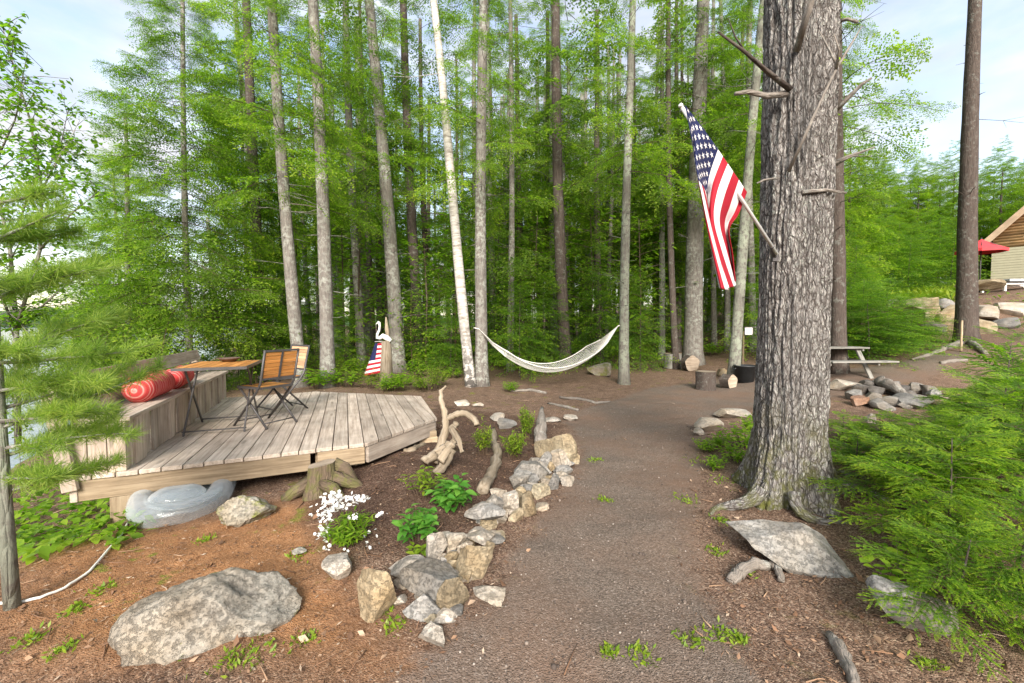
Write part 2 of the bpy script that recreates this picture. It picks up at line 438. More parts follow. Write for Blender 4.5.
M['metal'] = simple_mat('dark grey metal', (0.085, 0.08, 0.08), 0.45, 0.2, 12, 0.3)
M['drift'] = wood_mat('driftwood', [(0.30, (0.094, 0.068, 0.044)), (0.46, (0.259, 0.209, 0.148)), (0.72, (0.403, 0.346, 0.274))], False, 0.85, 30, 1.0)
M['stump'] = bark_mat('stump wood', (0.06, 0.045, 0.032), (0.20, 0.15, 0.105), (0.13, 0.135, 0.04), 0.7)
M['cut'] = wood_mat('cut log face', [(0.3, (0.20, 0.15, 0.11)), (0.5, (0.36, 0.29, 0.22)), (0.72, (0.48, 0.40, 0.32))], False)
M['picnic'] = wood_mat('pale grey planks', [(0.3, (0.149, 0.143, 0.124)), (0.5, (0.236, 0.229, 0.205)), (0.7, (0.310, 0.304, 0.279))])
M['rockgrey'] = rock_mat('grey rock', (0.144, 0.144, 0.144), (0.245, 0.238, 0.223), (0.346, 0.331, 0.310))
M['rockpale'] = rock_mat('pale rock', (0.269, 0.243, 0.206), (0.422, 0.385, 0.332), (0.557, 0.520, 0.467))
M['rocktan'] = rock_mat('tan rock', (0.187, 0.148, 0.094), (0.320, 0.265, 0.179), (0.421, 0.367, 0.265))
M['rockmoss'] = rock_mat('mossy rock', (0.160, 0.152, 0.128), (0.288, 0.272, 0.232), (0.400, 0.384, 0.336), 0.8)
M['boulder'] = rock_mat('granite boulder', (0.172, 0.156, 0.133), (0.281, 0.257, 0.218), (0.367, 0.343, 0.296), 0.25, 9)
M['rockdark'] = rock_mat('dark rock', (0.07, 0.065, 0.06), (0.13, 0.12, 0.11), (0.2, 0.19, 0.18))
M['rockred'] = rock_mat('reddish rock', (0.20, 0.11, 0.075), (0.32, 0.20, 0.14), (0.42, 0.29, 0.22))
M['red'] = simple_mat('flag red', (0.42, 0.012, 0.03), 0.75, 0.08, 3)
M['white'] = simple_mat('flag white', (0.80, 0.78, 0.78), 0.75, 0.05, 3)
M['blue'] = simple_mat('flag blue', (0.014, 0.02, 0.085), 0.75, 0.1, 3)
for k in ('red', 'white', 'blue'):
    t = M[k]; nt = t.node_tree; b = nt.nodes['Principled BSDF']; tr = nt.nodes.new('ShaderNodeBsdfTranslucent'); ms = nt.nodes.new('ShaderNodeMixShader')
    src = b.inputs['Base Color'].links[0].from_socket; nt.links.new(src, tr.inputs[0]); ms.inputs[0].default_value = 0.25
    nt.links.new(b.outputs[0], ms.inputs[1]); nt.links.new(tr.outputs[0], ms.inputs[2]); nt.links.new(ms.outputs[0], nt.nodes['Material Output'].inputs[0])
M['paint'] = simple_mat('white paint', (0.74, 0.72, 0.70), 0.6, 0.12, 9)
M['rope'] = simple_mat('white rope', (0.72, 0.71, 0.66), 0.85, 0.1, 20)
M['pole'] = simple_mat('pale grey pole', (0.55, 0.55, 0.54), 0.4, 0.08, 9)
M['pot'] = simple_mat('black plastic pot', (0.03, 0.033, 0.036), 0.5, 0.3, 8)
M['clay'] = simple_mat('brown bowl', (0.10, 0.065, 0.05), 0.5, 0.3, 8)
M['umbrella'] = simple_mat('red canopy', (0.62, 0.05, 0.06), 0.7, 0.1, 2)
M['petal'] = simple_mat('white petals', (0.70, 0.70, 0.68), 0.6, 0.06, 9)
M['roofing'] = simple_mat('brown shingles', (0.16, 0.12, 0.10), 0.9, 0.25, 12, bump=0.4)
M['trim'] = wood_mat('pale trim board', [(0.3, (0.46, 0.33, 0.22)), (0.7, (0.60, 0.46, 0.33))], False)
M['logs'] = wood_mat('honey log siding', [(0.3, (0.450, 0.260, 0.121)), (0.5, (0.600, 0.377, 0.189)), (0.7, (0.712, 0.481, 0.270))])
M['siding'] = simple_mat('sage siding', (0.30, 0.29, 0.20), 0.6, 0.08, 4)
M['slate'] = simple_mat('grey bench slab', (0.36, 0.38, 0.40), 0.5, 0.1, 5)
def pillow_mat():
    t = MT('coral striped cloth')
    w = t.n('ShaderNodeTexWave', wave_type='BANDS', bands_direction='X'); w.inputs['Scale'].default_value = 5.2; w.inputs['Distortion'].default_value = 0.6
    t.L.new(t.coords('gv'), w.inputs['Vector'])
    c = t.ramp(w.outputs['Fac'], [(0.0, (0.50, 0.045, 0.045)), (0.5, (0.60, 0.10, 0.09)), (0.72, (0.68, 0.36, 0.31)), (0.9, (0.54, 0.06, 0.06))])
    return t.set(c, 0.85, t.bump(t.noise(t.coords('gv'), 60, 3), 0.2, 0.004), 0.2)
M['pillow'] = pillow_mat()
def plastic_mat():
    t = MT('clear inflated vinyl'); f = t.noise(t.coords('object'), 7, 4)
    t.set(t.ramp(f, [(0.3, (0.44, 0.49, 0.52)), (0.7, (0.62, 0.66, 0.68))]), 0.16, t.bump(f, 0.5, 0.03), 0.6)
    t.b.inputs['Coat Weight'].default_value = 0.5
    tp = t.n('ShaderNodeBsdfTransparent'); tp.inputs[0].default_value = (0.90, 0.94, 0.96, 1)
    ms = t.n('ShaderNodeMixShader'); lw = t.n('ShaderNodeLayerWeight'); lw.inputs[0].default_value = 0.35
    t.L.new(t.ramp(lw.outputs['Facing'], [(0, 0.2), (0.8, 0.8)]), ms.inputs[0])
    t.L.new(tp.outputs[0], ms.inputs[1]); t.L.new(t.b.outputs[0], ms.inputs[2]); t.L.new(ms.outputs[0], t.out.inputs[0])
    return t.m
M['plastic'] = plastic_mat()
def water_mat():
    t = MT('lake water'); f = t.noise(t.coords('world', (0.5, 1.6, 1)), 2.0, 5, 0.6)
    return t.set((0.10, 0.14, 0.16), 0.10, t.bump(f, 0.25, 0.12), 0.9)
M['water'] = water_mat()
def ground_mat():
    t = MT('forest floor'); p = t.coords('world')
    big = t.noise(p, 0.8, 5, 0.6); mid = t.noise(p, 6, 6, 0.65); fine = t.noise(p, 70, 6, 0.75); chips = t.voro(p, 120, out='Color'); chd = t.voro(p, 120)
    path = t.attr('path').outputs['Fac']; bed = t.attr('bed').outputs['Fac']; duff = t.attr('duff').outputs['Fac']
    pm = t.ramp(t.math('ADD', path, t.math('MULTIPLY', t.math('SUBTRACT', mid, 0.5), 0.9)), [(0.38, 0), (0.62, 1)])
    bw = t.n('ShaderNodeSeparateColor'); t.L.new(chips, bw.inputs[0])
    mulch = t.ramp(bw.outputs[0], [(0.0, (0.07, 0.046, 0.034)), (0.45, (0.155, 0.099, 0.070)), (0.8, (0.235, 0.155, 0.11)), (1.0, (0.34, 0.255, 0.19))])
    mulch = t.mix(1, mulch, t.ramp(mid, [(0.3, 0.7), (0.7, 1.25)]), 'MULTIPLY')
    need = t.ramp(fine, [(0.3, (0.14, 0.065, 0.03)), (0.5, (0.30, 0.15, 0.07)), (0.7, (0.44, 0.26, 0.14))])
    need = t.mix(1, need, t.ramp(mid, [(0.3, 0.72), (0.7, 1.2)]), 'MULTIPLY')
    dm = t.ramp(t.math('ADD', duff, t.math('MULTIPLY', t.math('SUBTRACT', big, 0.5), 1.0)), [(0.35, 0), (0.7, 1)])
    col = t.mix(dm, mulch, need)
    bedc = t.mix(1, mulch, (0.55, 0.52, 0.53), 'MULTIPLY')
    col = t.mix(bed, col, bedc)
    grav = t.ramp(bw.outputs[1], [(0.0, (0.108, 0.085, 0.067)), (0.5, (0.158, 0.124, 0.100)), (0.9, (0.20, 0.16, 0.132)), (1.0, (0.26, 0.215, 0.18))])
    grav = t.mix(1, grav, t.ramp(fine, [(0.3, 0.8), (0.7, 1.18)]), 'MULTIPLY')
    grav = t.mix(t.ramp(big, [(0.42, 0), (0.66, 0.55)]), grav, (0.20, 0.12, 0.08))
    col = t.mix(pm, col, grav)
    moss = t.math('MULTIPLY', t.ramp(t.noise(p, 2.6, 6, 0.72), [(0.60, 0), (0.66, 1)]), t.attr('moss').outputs['Fac'])
    col = t.mix(moss, col, t.ramp(fine, [(0.3, (0.09, 0.10, 0.015)), (0.7, (0.24, 0.24, 0.05))]))
    h = t.mix(0.5, fine, t.ramp(chd, [(0, 1), (0.6, 0)]))
    return t.set(col, 0.95, t.bump(h, 0.8, 0.012, t.bump(mid, 0.6, 0.03)), 0.1)
M['ground'] = ground_mat()
def litter_mat(name, stops):
    t = MT(name); return t.set(t.ramp(t.attr('tint').outputs['Fac'], stops), 0.85, None, 0.2)
M['litter'] = litter_mat('needle litter', [(0, (0.085, 0.048, 0.03)), (0.5, (0.22, 0.125, 0.075)), (0.85, (0.34, 0.22, 0.14)), (1, (0.50, 0.40, 0.30))])
M['gravel'] = litter_mat('loose gravel', [(0, (0.07, 0.055, 0.047)), (0.6, (0.17, 0.135, 0.11)), (0.95, (0.23, 0.19, 0.16)), (1, (0.40, 0.36, 0.32))])
def hill_mat():
    t = MT('far wooded shore'); f = t.noise(t.coords('world'), 0.05, 6, 0.7)
    return t.set(t.ramp(f, [(0.3, (0.05, 0.09, 0.05)), (0.7, (0.09, 0.14, 0.06))]), 1, None, 0)
M['hill'] = hill_mat()
# ---------------------------------------------------------------- ground, path, water, far shore
def poly_world(pts): return np.array([tuple(G(*p))[:2] for p in pts])
def sd_poly(X, Y, P):
    """signed distance to a polygon, positive inside"""
    d = np.full(X.shape, 1e9); ins = np.zeros(X.shape, bool)
    for i in range(len(P)):
        a, b = P[i], P[(i + 1) % len(P)]
        e = b - a; wx, wy = X - a[0], Y - a[1]
        t = np.clip((wx * e[0] + wy * e[1]) / (e @ e + 1e-12), 0, 1)
        d = np.minimum(d, np.hypot(wx - e[0] * t, wy - e[1] * t))
        c = ((a[1] <= Y) & (b[1] > Y)) | ((b[1] <= Y) & (a[1] > Y))
        xi = a[0] + (Y - a[1]) / (b[1] - a[1] + 1e-12) * (b[0] - a[0])
        ins ^= c & (X < xi)
    return np.where(ins, d, -d)
PATH_PX = [(395, 683), (470, 615), (515, 560), (560, 495), (585, 455), (572, 430), (560, 418), (600, 405), (650, 388), (720, 378), (800, 376), (900, 362), (960, 349),
           (975, 356), (930, 378), (850, 394), (770, 404), (722, 420), (700, 440), (700, 480), (690, 530), (700, 590), (760, 683)]
PATHP = poly_world(PATH_PX)
PATHP = np.concatenate([[(-0.75, 0.2)], PATHP, [(1.0, 0.2)]])
BEDP = poly_world([(330, 470), (420, 440), (440, 405), (560, 425), (545, 455), (510, 490), (470, 540), (400, 560), (345, 550), (305, 520)])
DUFFP = poly_world([(20, 680), (20, 560), (120, 530), (300, 500), (330, 560), (390, 610), (420, 683)])
def graded(lo, hi, fine_lo, fine_hi, step, grow=1.13):
    a = list(np.arange(fine_lo, fine_hi + 1e-6, step)); s = step
    while a[-1] < hi: s *= grow; a.append(a[-1] + s)
    s = step; b = [fine_lo]
    while b[-1] > lo: s *= grow; b.append(b[-1] - s)
    return np.array(b[:0:-1] + a)
def ground():
    xs = graded(-900, 1500, -5, 6, 0.055, 1.10); ys = graded(-60, 1800, 0.6, 9, 0.055, 1.09)
    X, Y = np.meshgrid(xs, ys)
    Z = Hh(X, Y)
    sp = np.clip(0.5 + sd_poly(X, Y, PATHP) / 0.5, 0, 1); sb = sstep(-0.15, 0.15, sd_poly(X, Y, BEDP)); sf = np.clip(0.5 + sd_poly(X, Y, DUFFP) / 1.2, 0, 1)
    near = (np.abs(X) < 8) & (Y < 11)
    n3 = np.stack([X, Y, 0 * X], -1)
    Z = Z + np.where(near, (1 - sp) * 0.016 * fbm(n3 * 9, 3) + 0.004 * fbm(n3 * 22, 2), 0)
    far = sstep(60, 200, np.hypot(X, Y)); Z = np.where(X > -15, Z + far * 4 * vnoise(n3 * 0.01), Z)
    nx, ny = len(xs), len(ys)
    I = np.arange(nx * ny).reshape(ny, nx)
    F = np.stack([I[:-1, :-1], I[:-1, 1:], I[1:, 1:], I[1:, :-1]], -1).reshape(-1, 4)
    V = np.stack([X, Y, Z], -1).reshape(-1, 3)
    mo = np.clip((sstep(5, 9, Y) + sstep(-0.5, -2, X)) * (1 - sp), 0.25, 1) * (1 - sp)
    A = {'path': sp.ravel(), 'bed': sb.ravel(), 'duff': sf.ravel(), 'moss': mo.ravel()}
    cp = sp.ravel()[F].mean(1) + 0.5 * (vnoise(V[F].mean(1) * 6)) * 0.6
    for nm, mask in (('ground', cp <= 0.5), ('path', cp > 0.5)):
        Fs = F[mask]; u, inv = np.unique(Fs, return_inverse=True)
        me = raw_mesh(nm, V[u], inv.reshape(-1, 4), smooth=True)
        for k, a in A.items():
            at = me.attributes.new(k, 'FLOAT', 'POINT'); at.data.foreach_set('value', a[u].astype(np.float32))
        tag(link(nm, me, M['ground']), kind='structure')
ground()
wm = MB(); wm.add([(-1400, -200, WATER), (-3, -200, WATER), (-3, 1700, WATER), (-1400, 1700, WATER)], [(0, 1, 2, 3)])
tag(wm.build('lake_water', M['water']), kind='structure')
def far_shore():
    n = 160; V = []; F = []
    for i in range(n):
        a = PI * (0.42 + 0.5 * i / (n - 1)); d = 850 + 60 * math.sin(i * 0.2)
        x, y = d * math.cos(a), d * math.sin(a)
        h = 17 + 9 * vnoise(np.array([[i * 0.13, 0, 0]]))[0] + 5 * vnoise(np.array([[i * 0.9, 3, 0]]))[0]
        V += [(x, y, -2), (x * 1.03, y * 1.03, h), (x * 1.3, y * 1.3, h + 8)]
    for i in range(n - 1):
        for k in (0, 1): F.append((i * 3 + k, (i + 1) * 3 + k, (i + 1) * 3 + k + 1, i * 3 + k + 1))
    b = MB(); b.add(V, F, sm=True); tag(b.build('hills', M['hill']), kind='structure')
far_shore()

# ---------------------------------------------------------------- foliage templates
def leaves(b, d, n, L, W, wide=0.5):
    """diamond leaves: base points, directions, normals"""
    b, d, n = (np.asarray(q, float) for q in (b, d, n))
    d = d / (np.linalg.norm(d, axis=1, keepdims=True) + 1e-9)
    s = np.cross(d, n); s /= np.linalg.norm(s, axis=1, keepdims=True) + 1e-9
    L = np.asarray(L, float).reshape(-1, 1) * np.ones((len(b), 1)); W = np.asarray(W, float).reshape(-1, 1) * np.ones((len(b), 1))
    m = b + d * L * wide
    V = np.stack([b, m + s * W / 2, b + d * L, m - s * W / 2], 1).reshape(-1, 3)
    return V, np.arange(len(V)).reshape(-1, 4)
def strip(p, w):
    """thin cross-shaped twig along points p"""
    p = np.asarray(p, float); n = len(p); w = np.linspace(w, w * 0.35, n).reshape(-1, 1)
    d = np.gradient(p, axis=0); d /= np.linalg.norm(d, axis=1, keepdims=True) + 1e-9
    s = np.cross(d, np.array([0, 0, 1.0])); s /= np.linalg.norm(s, axis=1, keepdims=True) + 1e-9; u = np.cross(s, d)
    V = []; F = []; k = 0
    for q in (s, u):
        V.append(np.concatenate([p + q * w / 2, p - q * w / 2]))
        F += [(k + i, k + i + 1, k + n + i + 1, k + n + i) for i in range(n - 1)]; k += 2 * n
    return np.concatenate(V), np.array(F)
class FB:
    """foliage accumulator"""
    def __init__(s): s.V = []; s.F = []; s.T = []; s.n = 0
    def add(s, VF, t):
        V, F = VF
        s.V.append(V); s.F.append(F + s.n); s.T.append(np.full(len(V), t) if np.isscalar(t) else t); s.n += len(V)
    def get(s): return np.concatenate(s.V), np.concatenate(s.F), np.concatenate(s.T)
def scatter(fb, T, mats, tints):
    V, F, t = T
    m = np.asarray(mats); n = len(m)
    P = np.einsum('nij,vj->nvi', m[:, :3, :3], V) + m[:, None, :3, 3]
    FF = F[None] + (np.arange(n) * len(V))[:, None, None]
    tt = np.where(t[None] > 0.02, np.clip(t[None] + np.asarray(tints)[:, None], 0.03, 1), 0)
    fb.add((P.reshape(-1, 3), FF.reshape(-1, F.shape[1])), tt.ravel())
def mat4(loc, az, pitch, roll, sc):
    """template +Y turned to heading az (from +X, ccw) and pitched up"""
    M_ = Matrix.Translation(Vector(loc)) @ Matrix.Rotation(az - PI / 2, 4, 'Z') @ Matrix.Rotation(pitch, 4, 'X') @ Matrix.Rotation(roll, 4, 'Y') @ Matrix.Scale(sc, 4)
    return np.array(M_)
def spray(L, ntw, twl, step, ll, lw, rng, droop=0.25, flat=0.25, ang=0.95, stem=0.008):
    """flat conifer spray: main axis with alternating side twigs set with small leaf blades"""
    fb = FB(); ax = lambda y: np.stack([0.02 * L * np.sin(y * 5), y * L, -droop * L * y ** 2], -1)
    fb.add(strip(ax(np.linspace(0, 1, 6)), stem), 0.0)
    B, D, T = [], [], []
    for i in range(ntw):
        y = 0.06 + 0.94 * (i + rng.uniform(-0.3, 0.3)) / ntw
        y = min(max(y, 0.03), 1); b = ax(np.array([y]))[0]; sd = 1 if i % 2 else -1
        ln = twl * (0.25 + 1.0 * (1 - y) ** 0.8 * min(1, y * 4 + 0.35)) * rng.uniform(0.75, 1.15)
        a = ang * rng.uniform(0.8, 1.15); d = np.array([sd * math.sin(a), math.cos(a), rng.normal(0, 0.10) - 0.12]); d /= np.linalg.norm(d)
        nl = max(2, int(ln / step)); s = np.linspace(0.08, 1, nl)
        pts = b + d * (s * ln)[:, None] + np.array([0, 0, -0.35]) * ((s * ln) ** 2 / twl)[:, None] * 0.5
        for k in range(nl):
            sg = 1 if k % 2 else -1; q = rng.uniform(0.6, 1.0)
            perp = np.array([d[1], -d[0], 0.0]) * sg
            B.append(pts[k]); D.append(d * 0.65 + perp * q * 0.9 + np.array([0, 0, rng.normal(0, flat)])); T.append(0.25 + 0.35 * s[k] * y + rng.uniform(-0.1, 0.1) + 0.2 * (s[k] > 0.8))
        B.append(pts[-1]); D.append(d); T.append(0.85 + rng.uniform(-0.1, 0.1))
    B, D = np.array(B), np.array(D); N_ = np.tile([0, 0, 1.0], (len(B), 1)) + rng.normal(0, flat, (len(B), 3))
    fb.add(leaves(B, D, N_, ll * rng.uniform(0.75, 1.25, len(B)), lw), np.repeat(np.clip(T, 0.05, 1), 4))
    return fb.get()
def bough(L, nsub, sprays, rng, droop=0.18):
    fb = FB(); ax = lambda y: np.array([0.04 * L * math.sin(y * 4), y * L, -droop * L * y ** 2])
    fb.add(strip([ax(y) for y in np.linspace(0, 1, 6)], 0.022), 0.0)
    for i in range(nsub):
        y = 0.22 + 0.78 * (i + 0.5) / nsub; sd = 1 if i % 2 else -1
        sc = (0.35 + 0.75 * (1 - y)) * rng.uniform(0.8, 1.15); az = PI / 2 - sd * rng.uniform(0.55, 1.0)
        scatter(fb, sprays[rng.integers(len(sprays))], [mat4(ax(y), az, rng.uniform(-0.6, 0.2), rng.uniform(-0.6, 0.6), sc)], [rng.uniform(-0.15, 0.15)])
    scatter(fb, sprays[0], [mat4(ax(0.72), PI / 2, -0.25, 0, 0.6)], [0.1])
    return fb.get()
R1 = np.random.default_rng(11)
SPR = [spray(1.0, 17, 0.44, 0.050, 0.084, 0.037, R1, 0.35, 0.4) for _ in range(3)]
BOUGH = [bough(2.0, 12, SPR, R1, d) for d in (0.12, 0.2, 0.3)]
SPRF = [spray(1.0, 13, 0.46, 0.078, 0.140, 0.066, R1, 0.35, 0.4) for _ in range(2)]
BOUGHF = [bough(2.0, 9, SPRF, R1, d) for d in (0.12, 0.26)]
def crown(Ht, z0, Lmax, n, rng, boughs, top=0.25, droop=0.0, shape=0.8, sparse=0.0):
    fb = FB(); groups = {}
    for i in range(n):
        f = (i + rng.uniform(0, 1)) / n; f = f ** 0.9; z = z0 + (Ht - z0) * f
        if rng.uniform() < sparse: continue
        L = Lmax * (top * 0.4 + (1 - f) ** shape) * rng.uniform(0.6, 1.15); L = max(0.35, min(L, Lmax * 1.1))
        az = i * 2.399 + rng.uniform(-0.5, 0.5); pit = -0.18 + 0.75 * f ** 1.5 + rng.uniform(-0.35, 0.35) - droop * (1 - f)
        k = int(rng.integers(len(boughs)))
        groups.setdefault(k, []).append((mat4((0, 0, z), az, pit, rng.uniform(-0.5, 0.5), L / 2.0), rng.uniform(-0.2, 0.2)))
    for k, g in groups.items(): scatter(fb, boughs[k], [q[0] for q in g], [q[1] for q in g])
    return fb.get()
def fmesh(name, T): return raw_mesh(name, T[0], T[1], T[2])
R2 = np.random.default_rng(21)
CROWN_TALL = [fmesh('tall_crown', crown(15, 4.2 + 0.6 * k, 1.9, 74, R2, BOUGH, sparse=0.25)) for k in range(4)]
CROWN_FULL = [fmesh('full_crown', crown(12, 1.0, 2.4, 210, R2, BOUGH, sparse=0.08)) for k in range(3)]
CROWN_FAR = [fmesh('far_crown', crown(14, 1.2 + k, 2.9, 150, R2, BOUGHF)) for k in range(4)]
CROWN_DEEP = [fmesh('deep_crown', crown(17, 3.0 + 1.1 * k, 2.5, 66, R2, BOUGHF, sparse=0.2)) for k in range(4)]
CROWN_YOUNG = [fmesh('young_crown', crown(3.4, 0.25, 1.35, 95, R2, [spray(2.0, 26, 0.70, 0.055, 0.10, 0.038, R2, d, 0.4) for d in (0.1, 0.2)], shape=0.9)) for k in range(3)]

# ---------------------------------------------------------------- trunks
def trunk_mesh(h, r0, lean=(0, 0), bend=0.1, n=12, seed=0, taper=0.55, stubs=10, flare=1.5, twigs=True):
    rg = random.Random(seed); random.seed(seed + 1000)
    b = MB(); pts = []; rad = []; k = 24
    ph = rg.uniform(0, 6)
    for i in range(k + 1):
        f = i / k; z = -0.25 + (h + 0.25) * f
        pts.append((lean[0] * f + bend * math.sin(f * 4 + ph) * 0.5 - bend * math.sin(ph) * 0.5, lean[1] * f + bend * math.cos(f * 3 + ph) * 0.3 - bend * math.cos(ph) * 0.3, z))
        rad.append(r0 * (1 - taper * f) * (1 + (flare - 1) * math.exp(-max(0, z) / 0.22)))
    b.tube(pts, rad, n, tint=np.repeat(np.linspace(0, 1, k + 1), n) * h / 6, wob=0.04)
    for _ in range(stubs):
        f = rg.uniform(0.15, 0.85); i = int(f * k); p = Vector(pts[i]); a = rg.uniform(0, 2 * PI); ln = rg.uniform(0.2, 1.0) ** 1.5 * 1.5 * (0.5 + f)
        d = Vector((math.cos(a), math.sin(a), rg.uniform(-0.15, 0.35)))
        p = p + d * (rad[i] * 0.85)
        q = p + d * ln * 0.5; e = p + d * ln + Vector((rg.uniform(-.1, .1), rg.uniform(-.1, .1), rg.uniform(-0.15, 0.1))) * ln
        rr = rg.uniform(0.006, 0.013) * (0.6 + r0 * 2.2)
        b.tube([p - d * 0.03, q, e], [rr, rr * 0.7, rr * 0.25], 5, tint=0.9)
        if twigs and ln > 0.45:
            for s in (-1, 1):
                b.tube([q, q + (d + Vector((-d.y, d.x, 0)) * s) * ln * 0.3], [rr * 0.5, rr * 0.2], 4, tint=0.9)
    return b
def tree(name, label, cat, p, h, r0, bark, cr, leafm, cs=1.0, lean=(0, 0), bend=0.12, seed=0, group=None, stubs=10, czs=None, n=12, rz=None):
    t = thing(name, label, cat, (p[0], p[1], H(p[0], p[1])), 0, group)
    b = trunk_mesh(h, r0, lean, bend, n, seed, stubs=stubs)
    b.build('trunk', M[bark], t)
    if cr is not None:
        c = bpy.data.objects.new('crown', cr); COL.objects.link(c); c.parent = t
        if not cr.materials: cr.materials.append(M[leafm])
        c.rotation_euler = (0, 0, seed * 1.7 if rz is None else rz); c.scale = (cs, cs, czs or cs)
        c.rotation_euler = (Matrix.Rotation(math.atan2(lean[0], h), 4, 'Y') @ Matrix.Rotation(-math.atan2(lean[1], h), 4, 'X') @ Matrix.Rotation(seed * 1.7, 4, 'Z')).to_euler()
    return t
def lean_for(px, py, px_top, depth, h):
    """lateral lean (m) so that the trunk axis passes px_top at the top of the picture"""
    b = at_depth(px, py, depth); tp = at_depth(px_top, 0, depth)
    return (tp.x - b.x) / (tp.z - b.z) * h

# trees told apart in the photograph: base px, width px, px at the top of the frame
def named_trees():
    L = [
     # name, label, cat, base px, base py, width, top px, bark, crown idx, leaf, crown scale
     ('conifer_tree', 'slim grey trunk just behind the folding table and pale-backed chair', 'tree', 302, 386, 14, 272, 'bark', 0, 1.0),
     ('conifer_tree', 'straight grey-brown trunk rising behind the back edge of the deck, right of the chairs', 'tree', 328, 387, 15, 312, 'bark', 1, 1.0),
     ('conifer_tree', 'grey leaning trunk right behind the carved post with the small flag', 'tree', 399, 372, 16, 372, 'bark', 2, 1.05),
     ('conifer_tree', 'greenish lichen-covered trunk standing back between the deck trunks and the flag post', 'tree', 369, 352, 15, 354, 'barkmoss', 3, 1.15),
     ('conifer_tree', 'mottled trunk touching the white birch at the hammock end', 'tree', 482, 386, 14, 485, 'bark', 1, 1.0),
     ('conifer_tree', 'pale grey trunk behind the middle of the hammock, left of its twin', 'tree', 558, 356, 15, 553, 'barkmoss', 2, 1.1),
     ('conifer_tree', 'darker trunk close beside the pale one behind the hammock', 'tree', 569, 355, 11, 560, 'bark', 0, 1.1),
     ('conifer_tree', 'thin mossy trunk holding the raised end of the hammock', 'tree', 624, 384, 11, 629, 'barkmoss', 3, 0.9),
     ('conifer_tree', 'thick lichen-grey trunk behind the pale chopping block', 'tree', 693, 365, 20, 702, 'bark', 0, 1.15),
     ('conifer_tree', 'very thin trunk left of the thick lichen-grey one', 'tree', 678, 352, 7, 680, 'barkdark', 2, 1.0),
     ('conifer_tree', 'leaning mossy-footed trunk beside the black pot and log rounds', 'tree', 733, 380, 12, 768, 'barkmoss', 1, 0.95),
     ('conifer_tree', 'dark trunk half hidden behind the big flag tree', 'tree', 839, 372, 15, 842, 'barkdark', 3, 1.0),
     ('conifer_tree', 'tall dark brown trunk with short snags beside the boulder wall', 'tree', 967, 343, 18, 975, 'barkdark', None, 1.0),
    ]
    for i, (nm, lab, cat, bx, by, w, tx, bark, ci, cs) in enumerate(L):
        p = G(bx, by); d = p.y; h = 15 * cs
        if bx > 950: h = 13
        r0 = w * d / FPX / 2
        ln = lean_for(bx, by, tx, d, h)
        tree(nm, lab, cat, p, h, r0 * 0.93, bark, None if ci is None else CROWN_TALL[ci], 'hemlock', cs, (ln, 0), 0.16, 30 + i, stubs=14 if bx > 950 else 30)
    for i, (bx, by, w, tx) in enumerate(((590, 347, 7, 588), (541, 349, 6, 536), (352, 354, 6, 345), (506, 350, 6, 512), (656, 351, 6, 660), (432, 354, 7, 420), (262, 366, 8, 240), (218, 352, 7, 196), (455, 350, 5, 452), (610, 352, 6, 604), (582, 345, 8, 580), (380, 350, 7, 384), (727, 350, 6, 722), (530, 343, 5, 525), (284, 352, 6, 268))):
        p = G(bx, by); d = p.y; h = 15
        tree('conifer_tree', 'slender grey trunk standing back among the taller trees behind the deck and hammock', 'tree', p, h, w * d / FPX / 2, ('bark', 'barkmoss', 'barkdark')[i % 3], CROWN_TALL[i % 4], 'hemlock', 0.9, (lean_for(bx, by, tx, d, h), 0), 0.2, 60 + i, 'slender trunks behind the clearing', stubs=22, n=9)
    p = G(472, 387); h = 13.5
    t = thing('birch_tree', 'white-barked leaning birch at the hammock end', 'tree', (p.x, p.y, H(p.x, p.y)))
    ln = lean_for(472, 387, 424, p.y, h)
    trunk_mesh(h, 0.135, (ln, 0.3), 0.22, 14, 77, 0.5, 4, 1.25).build('trunk', M['birch'], t)
    fb = FB(); rg = np.random.default_rng(5)
    n = 1500; c = np.array([ln * 0.95, 0.3, 12.4]); P = c + rg.normal(0, 1, (n, 3)) * (1.2, 1.2, 0.8)
    fb.add(leaves(P, rg.normal(0, 1, (n, 3)) * (1, 1, .5), rg.normal(0, 0.6, (n, 3)) + (0, 0, 1), 0.09 * rg.uniform(.7, 1.2, n), 0.06), np.repeat(rg.uniform(.2, .9, n), 4))
    for k in range(14):
        e = c + rg.normal(0, 1, 3) * (1.2, 1.2, .7); fb.add(strip(np.linspace(np.array([ln * 0.8, 0.25, 10.9]), e, 5), 0.03), 0.0)
    link('crown', fmesh('birch_crown', fb.get()), M['broad'], t)
named_trees()

